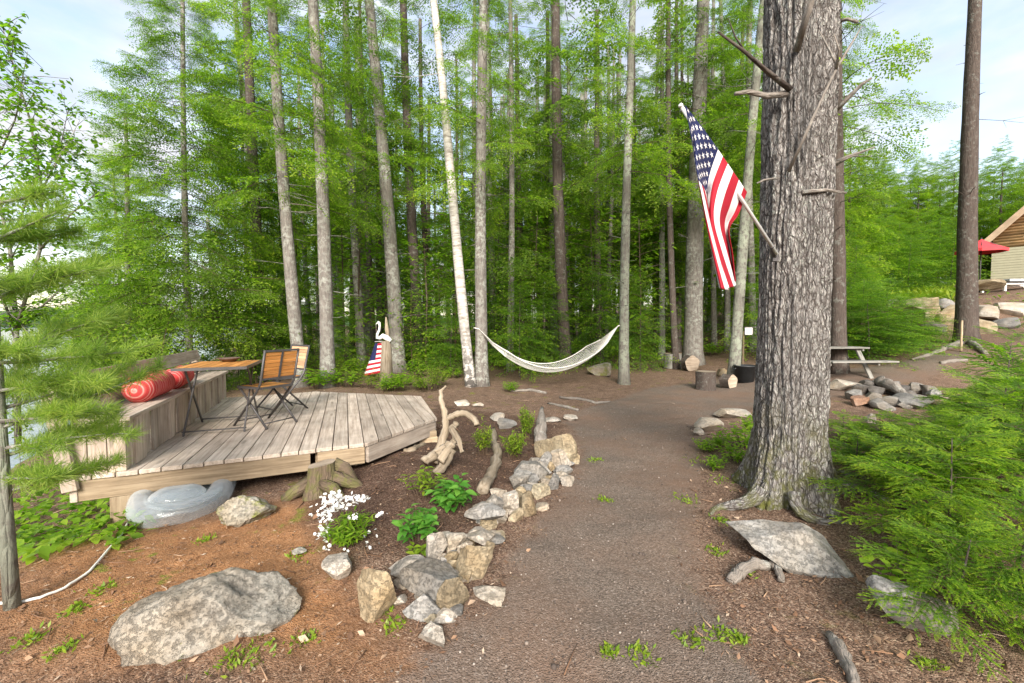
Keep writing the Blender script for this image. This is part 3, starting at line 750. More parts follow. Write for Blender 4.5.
# ---------------------------------------------------------------- woods behind
def woods():
    rg = np.random.default_rng(3); spots = []; k = 0
    trunks = [trunk_mesh(17, 0.11 + 0.03 * i, (0.5 * (i - 1.5), 0), 0.25, 9, 300 + i, 0.55, 16, twigs=False).mesh('deep_trunk') for i in range(4)]
    for i, m in enumerate(trunks): m.materials.append(M[('barkdark', 'bark', 'barkmoss', 'barkdark')[i]])
    tries = 0
    while len(spots) < 165 and tries < 12000:
        tries += 1
        y = 13.5 + (27 if len(spots) < 62 else 46) * rg.uniform() ** (1.1 if len(spots) < 62 else 0.6); x = rg.uniform(-1.15, 1.02) * y
        px = 512 + FPX * x / y
        x0 = -2.6 - max(0, y - 6) * 0.55
        if x < x0 - 1.5: continue
        if px > 800: continue
        if any((x - a) ** 2 + (y - b) ** 2 < 1.25 ** 2 for a, b in spots): continue
        spots.append((x, y))
    for (x, y) in spots:
        i = int(rg.integers(4)); t = thing('conifer_tree', 'slender conifer deep in the woods behind the hammock and deck', 'tree', (x, y, H(x, y)), rg.uniform(0, 6), 'slender conifers deep in the woods')
        sc = rg.uniform(0.75, 1.15); t.scale = (sc, sc, sc)
        link('trunk', trunks[i], None, t); j = int(rg.integers(4))
        c = link('crown', CROWN_DEEP[j], None, t)
        if not CROWN_DEEP[j].materials: CROWN_DEEP[j].materials.append(M['hemlock'] if j % 2 else M['fir'])
    # evergreens beyond the terrace
    R = np.random.default_rng(9)
    ev = [trunk_mesh(11.0, 0.16, (0, 0), 0.1, 8, 400, 0.8, 0).mesh('evergreen_trunk')]
    ev[0].materials.append(M['barkdark'])
    for i in range(22):
        px = 842 + i * 10.5 + R.uniform(-4, 4); d = R.uniform(26, 36)
        p = at_depth(px, 300, d); topy = 150 + R.uniform(-22, 30) + (18 if 880 < px < 940 else 0)
        zg = H(p.x, p.y); h = at_depth(px, topy, d).z - zg
        t = thing('evergreen_tree', 'full green evergreen in the dense stand behind the terrace and cabin', 'tree', (p.x, p.y, zg), R.uniform(0, 6), 'evergreens beyond the terrace')
        sc = h / 14.3; t.scale = (sc * 1.15, sc * 1.15, sc)
        link('trunk', ev[0], None, t); j = int(R.integers(4)); link('crown', CROWN_FAR[j], None, t)
        if not CROWN_FAR[j].materials: CROWN_FAR[j].materials.append(M['hemlock'])
    for (px, d, hh) in ((845, 20, 9.5), (815, 17, 8), (745, 19, 10), (655, 18, 8.5)):
        p = at_depth(px, 300, d); t = thing('evergreen_tree', 'bushy evergreen in the middle distance near the thick lichen-grey trunk and flag tree', 'tree', (p.x, p.y, H(p.x, p.y)), px, 'middle-distance evergreens')
        sc = hh / 14.3; t.scale = (sc, sc, sc); link('trunk', ev[0], None, t); link('crown', CROWN_FAR[px % 4], None, t)
        if not CROWN_FAR[px % 4].materials: CROWN_FAR[px % 4].materials.append(M['hemlock'])
    # full hemlocks at the lake edge
    for i, (px, d, sc, lab) in enumerate(((190, 10.5, 0.98, 'tall hemlock with drooping green sprays behind the deck bench, by the lake'),
                                     (250, 15.0, 1.0, 'fuller hemlock behind the folding table, farther back by the shore'),
                                     (120, 16.5, 0.78, 'smaller hemlock out on the shore beyond the deck bench'), (128, 11.2, 0.7, 'hemlock with light sprays at the water, nearest the white pine'))):
        p = at_depth(px, 330, d)
        tree('hemlock_tree', lab, 'tree', p, 11 * sc, 0.085, 'bark', CROWN_FULL[i % 3], 'hemlock', sc, (0, 0), 0.1, 50 + i, stubs=6)
    # young conifers under the tall ones
    U = np.random.default_rng(15)
    YL = [(520, 12.5, 1.0), (545, 14, 1.1), (500, 15, 1.35), (600, 14.5, 1.2), (585, 17, 1.5), (640, 13.8, 0.95), (765, 14, 1.2), (450, 13, 0.8), (425, 15, 1.1),
          (345, 14, 0.9), (280, 13, 1.0), (238, 12, 0.8), (405, 18, 1.4), (470, 18, 1.6), (540, 20, 1.7), (620, 20, 1.8), (690, 19, 1.7), (760, 18, 1.7), (320, 18, 1.5), (800, 15, 1.3), (850, 13.5, 1.2)]
    yt = trunk_mesh(2.7, 0.018, (0, 0), 0.08, 6, 410, 0.85, 0).mesh('young_trunk'); yt.materials.append(M['barkdark'])
    for i, (px, d, sc) in enumerate(YL):
        p = at_depth(px, 330, d); t = thing('young_conifer', 'young light green conifer growing under the tall trunks', 'tree', (p.x, p.y, H(p.x, p.y)), U.uniform(0, 6), 'young conifers in the understory')
        t.scale = (sc, sc, sc); link('trunk', yt, None, t); m = CROWN_YOUNG[i % 3]; link('crown', m, None, t)
        if not m.materials: m.materials.append(M['near'])
    for i in range(9):
        px = 838 + i * 14; d = 21 + (i * 7 % 5) * 0.8; p = at_depth(px, 300, d); t = thing('young_conifer', 'low conifer in the dense green row at the back of the terrace', 'tree', (p.x, p.y, H(p.x, p.y) - 0.1), i * 1.9, 'low conifers behind the terrace')
        sc = (1.25, 1.5, 1.1)[i % 3]; t.scale = (sc * 1.3, sc * 1.3, sc); link('trunk', yt, None, t); link('crown', CROWN_YOUNG[i % 3], None, t)
    for i, (px, d, sx, sz, lab) in enumerate(((868, 11.6, 1.25, 0.62, 'wide low conifer bush behind the picnic table'), (908, 12.4, 1.0, 0.45, 'low conifer bush at the turn of the path, before the tan boulder'),
                                              (842, 12.6, 1.0, 0.75, 'upright conifer bush between picnic table and flag tree'), (888, 12.0, 1.1, 0.6, 'rounded conifer bush right of the picnic bench'), (858, 12.9, 1.2, 0.8, 'taller conifer bush rising behind the picnic tabletop'), (925, 13.3, 0.9, 0.42, 'small conifer bush under the big tan boulder'), (872, 13.4, 1.2, 0.7, 'conifer bush at the very back of the clump by the picnic table'))):
        p = at_depth(px, 350, d); t = thing('conifer_bush', lab, 'bush', (p.x, p.y, H(p.x, p.y)), i * 2.0)
        t.scale = (sx, sx, sz); link('stem', yt, None, t); link('foliage', CROWN_YOUNG[i % 3], None, t)
woods()

# ---------------------------------------------------------------- the big flag tree
BT = G(790, 512); BT.y += 0.30
def big_tree():
    base = Vector((BT.x, BT.y, H(BT.x, BT.y))); d = BT.y
    t = thing('flag_tree', 'massive furrowed grey trunk carrying the flag beside the path', 'tree', base)
    h = 9.0; nz, na = 460, 200
    z = np.concatenate([np.linspace(-0.3, 4.6, nz - 30), np.linspace(4.7, h, 30)]); th = np.linspace(0, 2 * PI, na, endpoint=False)
    Z, T = np.meshgrid(z, th, indexing='ij')
    xb = at_depth(790, 430, d).x - base.x; xt = at_depth(801, 0, d).x - base.x
    zb = at_depth(790, 430, d).z - base.z; zt = at_depth(801, 0, d).z - base.z
    cx = xb + (Z - zb) * (xt - xb) / (zt - zb)
    r = (31.0 * d / FPX) * (1.0 + 0.012 * np.maximum(0, Z - 1.8))
    lob = 0.5 + 0.5 * np.cos(T * 5 + 1.0 + 0.5 * np.sin(T)); fl = np.exp(-np.maximum(0, Z - 0.02) / 0.24)
    r = r + fl * (0.03 + 0.15 * lob ** 1.5) + 0.035 * np.exp(-np.maximum(Z, 0) / 0.6)
    P = np.stack([np.cos(T) * 2.1, np.sin(T) * 2.1, Z * 0.42], -1)
    w = np.stack([fbm(P * 1.5 + 3, 2), fbm(P * 1.5 + 9, 2), 0 * Z], -1) * 0.35
    f1 = 1 - np.abs(vnoise((P + w) * np.array([5.2, 5.2, 2.2]))); f2 = 1 - np.abs(vnoise((P + w) * np.array([11, 11, 6.5]) + 31))
    fur = np.clip((f1 - 0.66) / 0.34, 0, 1) * 0.030 + np.clip((f2 - 0.66) / 0.34, 0, 1) * 0.020
    r = r - fur + 0.012 * fbm(P * 1.1, 3) + 0.006 * fbm(P * np.array([10, 10, 18.0]), 2)
    V = np.stack([cx + r * np.cos(T), r * np.sin(T), Z], -1).reshape(-1, 3)
    I = np.arange(nz * na).reshape(nz, na); J = np.roll(I, -1, 1)
    F = np.stack([I[:-1], J[:-1], J[1:], I[1:]], -1).reshape(-1, 4)
    gv = np.stack([Z, r * np.cos(T), r * np.sin(T)], -1).reshape(-1, 3)
    link('trunk', raw_mesh('big_trunk', V, F, (Z / 2.2).ravel(), gv, True), M['bigbark'], t)
    for k, (a, ln, r0) in enumerate(((-0.35, 0.75, 0.075), (0.35, 0.9, 0.07), (-2.5, 0.45, 0.06), (1.2, 0.8, 0.07), (-1.3, 0.35, 0.05))):
        b = MB(); pts = []
        for i in range(8):
            f = i / 7; q = 0.30 + ln * f; aa = a + 0.25 * math.sin(f * 4 + k)
            x, y = base.x + q * math.cos(aa), base.y + q * math.sin(aa)
            pts.append(Vector((x, y, H(x, y) + r0 * 0.9 * (1 - f) ** 1.3 + (0.10 * (1 - f) ** 4) - 0.03 * f)) - base)
        b.tube(pts, [r0 * (1 - 0.75 * i / 7) for i in range(8)], 10, tint=0.1, wob=0.12); b.build('root', M['bigbark'], t)
    ds = d - 0.27
    def br(px, r0, r1, dd=0, fork=None, m='dead'):
        pts = [at_depth(x, y, ds + dz + dd) - base for x, y, dz in px]
        n = len(pts); b = MB(); b.tube(pts, [0.8 * (r0 + (r1 - r0) * i / (n - 1)) for i in range(n)], 8, tint=0.9, wob=0.14)
        for fk in fork or []: b.tube([at_depth(x, y, ds + dz + dd) - base for x, y, dz in fk], [r1 * 1.0, r1 * 0.7, r1 * 0.3][:len(fk)], 6, tint=0.9, wob=0.1)
        b.build('dead_branch', M[m], t)
    br([(788, 172, 0.05), (806, 133, -0.10), (822, 98, -0.14), (838, 66, -0.12)], 0.017, 0.011, fork=[[(838, 66, -0.12), (828, 48, -0.1), (819, 30, -0.06)], [(838, 66, -0.12), (850, 46, -0.1), (862, 26, -0.05)], [(836, 70, -.12), (839, 50, -.2), (834, 34, -.25)]])
    br([(797, 50, 0.05), (803, 28, -0.10), (813, -4, -0.25)], 0.036, 0.024)
    br([(832, 113, 0.2), (846, 100, 0.12), (862, 84, 0.05), (872, 78, 0.0)], 0.030, 0.010)
    br([(834, 164, 0.25), (848, 157, 0.2), (875, 147, 0.1)], 0.030, 0.006, fork=[[(848, 157, .2), (862, 156, .15), (872, 156, .1)], [(838, 165, .2), (822, 155, .0), (812, 150, -.1)]])
    br([(790, 89, 0.05), (768, 72, -0.15), (745, 52, -0.3), (718, 32, -0.45)], 0.026, 0.008, m='barkdark', fork=[[(745, 52, -.3), (735, 36, -.35), (728, 18, -.4)]])
    br([(786, 94, 0.08), (766, 96, -0.02), (748, 92, -0.08), (735, 94, -0.1)], 0.030, 0.018)
    br([(802, 192, 0.03), (826, 190, 0.0), (846, 193, 0.05)], 0.022, 0.010)
    br([(778, 178, 0.08), (764, 180, -0.02), (757, 183, -0.05)], 0.014, 0.006)
    br([(836, 22, 0.2), (848, 19, 0.1), (858, 22, 0.05)], 0.02, 0.012)
    # living boughs high above the clearing
    fb = FB(); rg = np.random.default_rng(31); groups = {}
    for i in range(26):
        zz = 6.3 + 2.7 * i / 26
        groups.setdefault(i % 3, []).append((mat4((xt * 0.8, 0, zz), i * 2.4, 0.1, 0, 1.1), rg.uniform(-.2, 0.1)))
    for k, g in groups.items(): scatter(fb, BOUGH[k], [q[0] for q in g], [q[1] for q in g])
    link('crown', fmesh('flag_tree_crown', fb.get()), M['fir'], t)
big_tree()

# ---------------------------------------------------------------- rocks
import bmesh
_ICO = {}
def ico(n):
    if n not in _ICO:
        bm = bmesh.new(); bmesh.ops.create_icosphere(bm, subdivisions=n, radius=1)
        bm.verts.ensure_lookup_table()
        _ICO[n] = (np.array([v.co[:] for v in bm.verts]), [[v.index for v in f.verts] for f in bm.faces]); bm.free()
    return _ICO[n]
def rock_mb(size, seed, cuts=11, sub=4, rough=0.05, depth=(0.45, 0.85), flat=None, round_=False):
    rg = np.random.default_rng(seed); V, F = ico(sub); V = V.copy()
    V = V / (np.abs(V).max(1, keepdims=True) * 0.35 + 0.65)
    V += V * (0.22 * fbm(V * 0.9 + seed, 2))[:, None]
    if not round_:
        for i in range(cuts):
            n = rg.normal(0, 1, 3); n /= np.linalg.norm(n); d = rg.uniform(*depth)
            V -= n * np.maximum(0, V @ n - d)[:, None]
        if flat: V[:, 2] = np.minimum(V[:, 2], flat + 0.08 * V[:, 0])
    lo, hi = V.min(0), V.max(0); V = (V - (lo + hi) / 2) / ((hi - lo) / 2)
    V = V * (np.array(size) / 2)
    sz = float(np.mean(size))
    nrm = V / (np.linalg.norm(V, axis=1, keepdims=True) + 1e-9)
    V += nrm * (rough * sz * (fbm(V / sz * 3.2 + seed * 1.7, 5) + 0.6 * (np.abs(fbm(V / sz * 5.5 + seed, 3)) - 0.25)))[:, None]
    b = MB(); off = rg.uniform(-9, 9, 3); b.add(V, F, V + off, float(rg.uniform(0, 1)))
    return b
def rock(px, py, w, h, m, label, seed, cat='rock', name='rock', group=None, dep=0.8, rz=None, tilt=(0, 0), sink=0.18, cuts=11, sub=3, rough=0.05, flat=None, round_=False, lift=0.0, depth=(0.45, 0.85), bottom=None):
    """px,py: centre of the rock in the photograph; w,h its size there"""
    p = G(px, (py + h * 0.42) if bottom is None else bottom); d = p.y; W = w * d / FPX; Hh_ = h * d / FPX
    el = math.atan2(CAMZ - p.z, d)
    D = W * dep; hz = max(0.04, (Hh_ - D * math.sin(el) * 0.75) / math.cos(el))
    x, y = p.x, p.y + D * 0.35
    o = rock_mb((W, D, hz * (1 + sink)), seed, cuts, sub, rough, depth, flat, round_).build(name, M[m], angle=32)
    o.location = (x, y, H(x, y) + hz * (0.5 - sink * 0.5) + lift)
    o.rotation_euler = (tilt[0], tilt[1], rz if rz is not None else 0)
    return tag(o, label, cat, group)
def garden_wall():
    g = 'stones edging the garden bed'
    S = [(406, 573, 38, 29, 'rockpale', 'whitish chunky stone at the near end of the bed edging, left of the big slab', 0, 0.8),
         (425, 584, 56, 42, 'rockgrey', 'large grey tilted slab, the broadest stone in the bed edging', 0.02, 0.8),
         (420, 609, 36, 28, 'rockgrey', 'grey triangular slab propped under the large tilted slab', 0, 0.7),
         (435, 551, 21, 30, 'rockpale', 'upright pale stone behind the large tilted slab', 0.0, 0.7),
         (453, 546, 24, 18, 'rockpale', 'wedge-shaped pale stone beside the upright one, topped by mulch', 0.03, 0.8),
         (449, 563, 17, 14, 'rocktan', 'small blocky stone wedged above the tan leaning flagstone', 0.04, 0.9),
         (463, 556, 13, 15, 'rockpale', 'small pointed pale stone left of the tan leaning flagstone tip', 0.05, 0.9),
         (474, 563, 34, 32, 'rocktan', 'tan flagstone leaning on the bed edging', 0.0, 0.5),
         (478, 541, 30, 22, 'rockpale', 'broad pale block stacked under the long grey stone', 0.02, 0.8),
         (485, 523, 40, 24, 'rockgrey', 'long grey-white stone on top of the middle of the bed edging', 0.10, 0.7),
         (489, 551, 11, 16, 'rocktan', 'little tan stone at the path side of the pale block', 0.0, 0.9),
         (452, 597, 30, 36, 'rocktan', 'mossy yellowish rectangular block standing at the near end of the edging', 0.0, 0.6),
         (444, 618, 24, 15, 'rockpale', 'small flat rectangular stone below the yellowish block', 0.0, 0.8),
         (432, 636, 28, 24, 'rockpale', 'flat pale stone lying nearest of all at the end of the edging', 0.0, 0.9),
         (489, 598, 36, 15, 'rockpale', 'thin flat stone lying alone out on the gravel path', 0.0, 0.8),
         (450, 583, 14, 20, 'rockdark', 'dark narrow stone between the large slab and tan flagstone', 0.0, 0.9),
         (494, 506, 21, 20, 'rockgrey', 'squat grey stone at the bed side, left of the pale squarish one', 0.02, 0.9),
         (511, 503, 18, 24, 'rockpale', 'pale squarish stone standing in mid edging', 0.0, 0.8),
         (527, 504, 18, 26, 'rocktan', 'tall tan stone on the path side of mid edging', 0.0, 0.8),
         (498, 493, 16, 12, 'rockpale', 'small pale stone at the foot of the ragged log', 0.0, 0.9),
         (521, 484, 22, 18, 'rockgrey', 'angular grey block with a flat bright face', 0.02, 0.9),
         (533, 473, 34, 20, 'rockgrey', 'wide grey slab lying on the far part of the edging', 0.08, 0.8),
         (541, 491, 19, 15, 'rocktan', 'brownish stone on the path side under the wide grey slab', 0.0, 0.9),
         (544, 465, 15, 18, 'rockgrey', 'upright grey stone at the back of the wide slab', 0.08, 0.9),
         (554, 481, 13, 20, 'rockgrey', 'grey stone at the outer corner of the edging', 0.0, 0.9),
         (561, 463, 22, 22, 'rockpale', 'pale big block below the long mossy stone', 0.04, 0.8),
         (551, 470, 9, 9, 'rocktan', 'tiny stone filling the gap beside the pale big block', 0.07, 0.9),
         (516, 516, 14, 14, 'rocktan', 'yellowish knob of stone right of the long grey-white stone', 0.0, 0.9),
         (441, 597, 13, 12, 'rocktan', 'small stone tucked left of the yellowish block', 0.0, 0.9)]
    for i, (px, py, w, h, m, lab, lift, dep) in enumerate(S):
        rr = random.Random(i)
        rock(px, py, w * 1.12, h * 1.1, m, lab, 100 + i, 'stone', 'wall_stone', g, dep, rr.uniform(-0.3, 0.3), (rr.uniform(-0.2, 0.2), rr.uniform(-0.15, 0.15)), lift=lift * 0.6, sink=0.3, rough=0.045, cuts=15, sub=4, depth=(0.30, 0.68))
    rr = random.Random(44)
    CL = [(412, 592), (432, 590), (446, 572), (462, 566), (472, 548), (484, 536), (494, 520), (508, 506), (522, 496), (532, 486), (545, 474), (558, 464)]
    FL = [(416, 588), (436, 596), (441, 578), (466, 578), (462, 570), (493, 537), (500, 519), (519, 497), (530, 489), (519, 512), (547, 484), (430, 622), (456, 612), (446, 539), (536, 464), (572, 458)]
    for q in range(64): i = rr.randrange(len(CL) - 1); f = rr.random(); FL.append((CL[i][0] * (1 - f) + CL[i + 1][0] * f + rr.uniform(-20, 20), CL[i][1] * (1 - f) + CL[i + 1][1] * f + rr.uniform(-12, 14)))
    for i, (px, py) in enumerate(FL):
        rock(px, py, rr.uniform(12, 22), rr.uniform(9, 14), ('rockgrey', 'rockpale', 'rockpale', 'rocktan')[i % 4], 'small stone filling a gap between the larger stones of the bed edging', 500 + i, 'stone', 'filler_stone', 'small stones filling the bed edging', 0.9, rr.uniform(-1, 1), (rr.uniform(-.3, .3), rr.uniform(-.3, .3)), rough=0.06)
    rock(335, 570, 32, 27, 'rockpale', 'single pale flat stone lying below the white flowers', 160, dep=0.9, flat=0.3)
    rock(373, 596, 44, 58, 'rocktan', 'tan rounded rock standing left of the bed edging', 161, dep=0.75, rough=0.08, cuts=6, sub=4)
    rock(556, 447, 50, 34, 'rocktan', 'long mossy greenish stone curving around the far corner of the bed', 163, dep=0.55, rz=-0.75, cuts=5, sub=4)
    rock(507, 424, 20, 12, 'rockgrey', 'grey stone behind the small garden shrubs', 164)
    for i, (px, py, w, h, lab) in enumerate(((462, 403, 16, 7, 'low whitish stone in the pale row behind the driftwood root, next to the birch'), (478, 405, 12, 6, 'small whitish stone in the pale row behind the garden bed'),
                                             (497, 417, 15, 9, 'whitish stone between the tall garden shrub and the pale row'), (552, 419, 20, 8, 'low pale stone at the far rim of the path, right of the shrubs'), (571, 418, 15, 7, 'last low pale stone at the far rim of the path'))):
        rock(px, py, w, h, 'rockpale', lab, 170 + i, 'stone', 'rock', 'pale stones behind the bed', 0.9)
    rock(297, 552, 15, 10, 'rockmoss', 'small mossy stone left of the white flowers', 180)
garden_wall()
rock(187, 614, 176, 88, 'boulder', 'large rounded granite boulder in the brown needles below the deck', 207, 'boulder', 'boulder', dep=0.62, rz=0.25, cuts=5, sub=6, rough=0.11, depth=(0.66, 0.92), sink=0.5)
rock(240, 511, 50, 36, 'rockmoss', 'mossy white-patched rock under the edge of the deck', 202, dep=0.7, sub=5, rough=0.12, cuts=6)
rock(797, 546, 112, 58, 'rockgrey', 'layered grey slab rock at the foot of the flag tree', 203, dep=0.6, rz=-0.28, tilt=(-0.12, 0.10), sub=5, rough=0.045, cuts=9, sink=0.3, depth=(0.4, 0.7))
rock(928, 612, 84, 62, 'rockgrey', 'pale rock half covered by the hemlock sprays', 204, dep=0.6, rz=-0.4, sub=5, cuts=8, sink=0.3)
for i, (px, py, w, h, lab) in enumerate(((713, 424, 30, 18, 'flat whitish stone at the near end of the edging left of the flag tree'), (737, 412, 34, 13, 'long low whitish stone at the far end of the edging left of the flag tree'), (700, 432, 12, 9, 'smallest stone of the three left of the flag tree'))):
    rock(px, py, w, h, 'rockpale', lab, 210 + i, 'stone', 'rock', 'stones left of the flag tree', 0.9)
FP = [(852, 386, 24, 10, 'rockpale', 'pale stone at the left end of the fire ring'), (871, 386, 14, 9, 'rockdark', 'dark sooty stone at the back left of the fire ring'), (885, 385, 13, 9, 'rockgrey', 'grey stone at the back of the fire ring'),
      (874, 400, 15, 12, 'rockgrey', 'round grey stone at the front of the fire ring'), (887, 405, 16, 10, 'rockgrey', 'flat-topped grey stone at the very front of the fire ring'), (924, 402, 28, 14, 'rockgrey', 'big greenish stone at the right front of the fire ring'),
      (946, 401, 19, 9, 'rocktan', 'pinkish stone right of the big greenish one'), (920, 389, 12, 10, 'rockgrey', 'bluish stone at the back right of the fire ring'), (932, 391, 11, 9, 'rockgrey', 'small stone closing the fire ring at the right back'),
      (906, 391, 17, 9, 'rockdark', 'black stone inside the fire ring'), (862, 402, 12, 9, 'rockred', 'reddish stone at the left of the fire ring'), (873, 419, 8, 9, 'rockpale', 'small white stone in front of the fire ring'), (897, 386, 10, 7, 'rockgrey', 'grey cobble beside the fire ring driftwood')]
FP += [(865, 390, 13, 9, 'rockdark', 'sooty stone at the back left inside the fire ring'), (897, 402, 14, 9, 'rockgrey', 'grey stone under the front end of the fire ring driftwood'), (909, 404, 13, 9, 'rockgrey', 'grey stone in the front of the ring, left of the big greenish one'), (858, 396, 12, 9, 'rockgrey', 'grey stone at the left side of the fire ring, by the reddish one'),
       (880, 392, 14, 9, 'rockdark', 'charred black lump in the middle of the fire ring'), (912, 396, 12, 8, 'rockdark', 'charred lump in the right half of the fire ring'), (939, 394, 12, 9, 'rockgrey', 'grey stone at the right rim of the fire ring')]
for i, (px, py, w, h, m, lab) in enumerate(FP): rock(px, py, w * 1.2, h * 1.3, m, lab, 220 + i, 'stone', 'fire_ring_stone', 'stones of the fire ring', 0.9)
BW = [(923, 311, 42, 26, 'rocktan', 'big tan boulder in the terrace wall', 14.2), (951, 318, 26, 26, 'rocktan', 'brown mottled boulder just left of the dark trunk', 14.0), (902, 304, 16, 10, 'rockpale', 'small pale boulder at the left end of the terrace wall', 14.6),
      (951, 303, 18, 9, 'rockgrey', 'flat grey cap stone above the brown mottled boulder', 14.8), (990, 312, 28, 14, 'rockpale', 'pale boulder right of the dark trunk', 14.4), (1014, 309, 26, 14, 'rockpale', 'pale boulder at the right end of the terrace wall', 14.5),
      (984, 325, 26, 16, 'rocktan', 'low brownish boulder at the foot of the wall, right of the dark trunk', 13.6), (1012, 326, 26, 16, 'rockgrey', 'grey boulder low down at the right end of the wall', 13.8), (938, 328, 20, 12, 'rockdark', 'dark stone low in the terrace wall', 13.8), (985, 284, 32, 9, 'rocktan', 'long pale slab on top of the terrace by the patio', 16.5)]
for i, (px, py, w, h, m, lab, d) in enumerate(BW):
    p = at_depth(px, py, d); W = w * d / FPX; hh = h * d / FPX * 1.25
    o = rock_mb((W, W * 0.8, hh), 250 + i, 8, 4, 0.06).build('boulder', M[m], angle=35); o.location = (p.x, p.y + 0.2, p.z - hh * 0.08); o.rotation_euler = (0, 0, i)
    tag(o, lab, 'boulder', 'boulders of the terrace wall')

# ---------------------------------------------------------------- the deck
ZD = 0.35
DA, DB, DC, DD, DE, DF = [np.array(at_z(px, py, ZD)[:2]) for px, py in ((128, 471.2), (368, 443), (437, 418), (421, 396), (316, 391.5), (228, 397.5))]
UV = np.array((-0.36, 0.93)); UV /= np.linalg.norm(UV); VV = np.array((UV[1], -UV[0]))
BW_ = 0.34                                                    # bench depth, outside the line DA-DF
def clip(poly, n, c):
    out = []
    for i in range(len(poly)):
        a, b = poly[i], poly[(i + 1) % len(poly)]; da, db = a @ n - c, b @ n - c
        if da >= 0: out.append(a)
        if da * db < 0: out.append(a + (b - a) * (da / (da - db)))
    return out
def deck():
    t = thing('wooden_deck', 'low weathered grey wooden deck with cut corners and tan rim beam', 'deck', (0, 0, 0))
    L1 = DF - DA; L1 = L1 / np.linalg.norm(L1); nl = np.array((-L1[1], L1[0]))
    A2, F2 = DA + nl * (BW_ + 0.02), DF + nl * (BW_ + 0.02)
    poly = [A2, DA, DB, DC, DD, DE, DF, F2]
    lo = min(p @ VV for p in poly); hi = max(p @ VV for p in poly)
    b = MB(); x = lo; k = 0
    while x < hi:
        q = clip(clip([p for p in poly], VV, x), -VV, -(x + 0.134))
        if len(q) > 2:
            dz = random.uniform(-0.0025, 0.0025)
            b.prism([tuple(p) for p in q], ZD - 0.035 + dz, ZD + dz, tuple(UV), tint=random.random())
        x += 0.142
    b.build('deck_boards', M['deck'], t, 0.004)
    def rim(a, c, name='rim_beam', m='beam', inset=0.03, h=0.16, drop=0.038):
        e = (c - a) / np.linalg.norm(c - a); n = np.array((e[1], -e[0]))
        a2, c2 = a - n * inset, c - n * inset
        mb = MB(); mb.bar((*a2, ZD - drop - h / 2), (*c2, ZD - drop - h / 2), 0.045, h); mb.build(name, M[m], t, 0.004)
    e = (DB - DA) / np.linalg.norm(DB - DA); mid = DA + e * (np.linalg.norm(DB - DA) * 0.735)
    rim(A2 + e * 0.03, mid - e * 0.03); rim(mid + e * 0.03, DB - e * 0.03)
    eC = (DC - DB) / np.linalg.norm(DC - DB); rim(DB + eC * 0.012, DC - eC * 0.02, m='deck')
    eD = (DD - DC) / np.linalg.norm(DD - DC); rim(DC + eD * 0.03, DD - eD * 0.02, m='deck'); rim(DD, DE, m='deck'); rim(DE, F2, m='deck'); rim(F2, A2, m='deck')
    for f in (0.25, 0.5, 0.75):                               # joists
        a = DA + (DB - DA) * f + UV * 0.1; b2 = a + UV * 3.1
        j = MB(); j.bar((*a, ZD - 0.13), (*b2, ZD - 0.13), 0.045, 0.15); j.build('joist', M['beam'], t)
    for p, w in ((DA - e * 0.06 + UV * 0.10, 0.15), (DB + UV * 0.3 - VV * 0.1, 0.14), (DC - VV * 0.25, 0.14), (DF + nl * 0.3 - UV * 0.2, 0.14), (DD - VV * 0.3 - UV * 0.2, 0.14), (DE - UV * .3, 0.14)):
        zg = H(*p) - 0.12; m = MB(); zt = ZD - 0.04 if w < 0.15 else ZD - 0.20
        m.box((p[0], p[1], (zg + zt) / 2), (w, w, zt - zg), Matrix.Rotation(math.atan2(e[1], e[0]), 4, 'Z')); m.build('post', M['beam'], t, 0.006)
    for k, (o, z) in enumerate(((0.0, 0.03), (0.02, 0.10))):  # cribbing blocks by the far corner
        p = DC - VV * 0.10 - UV * 0.05; zg = H(*p)
        m = MB(); m.box((p[0] - 0.03, p[1] + o, zg + z), (0.22 - k * 0.04, 0.16, 0.07), Matrix.Rotation(0.4 + k * 0.1, 4, 'Z')); m.build('support_block', M['beam'], t, 0.004)
    return nl, A2, F2, L1
NL, A2, F2, L1 = deck()
SEAT = ZD + 0.43
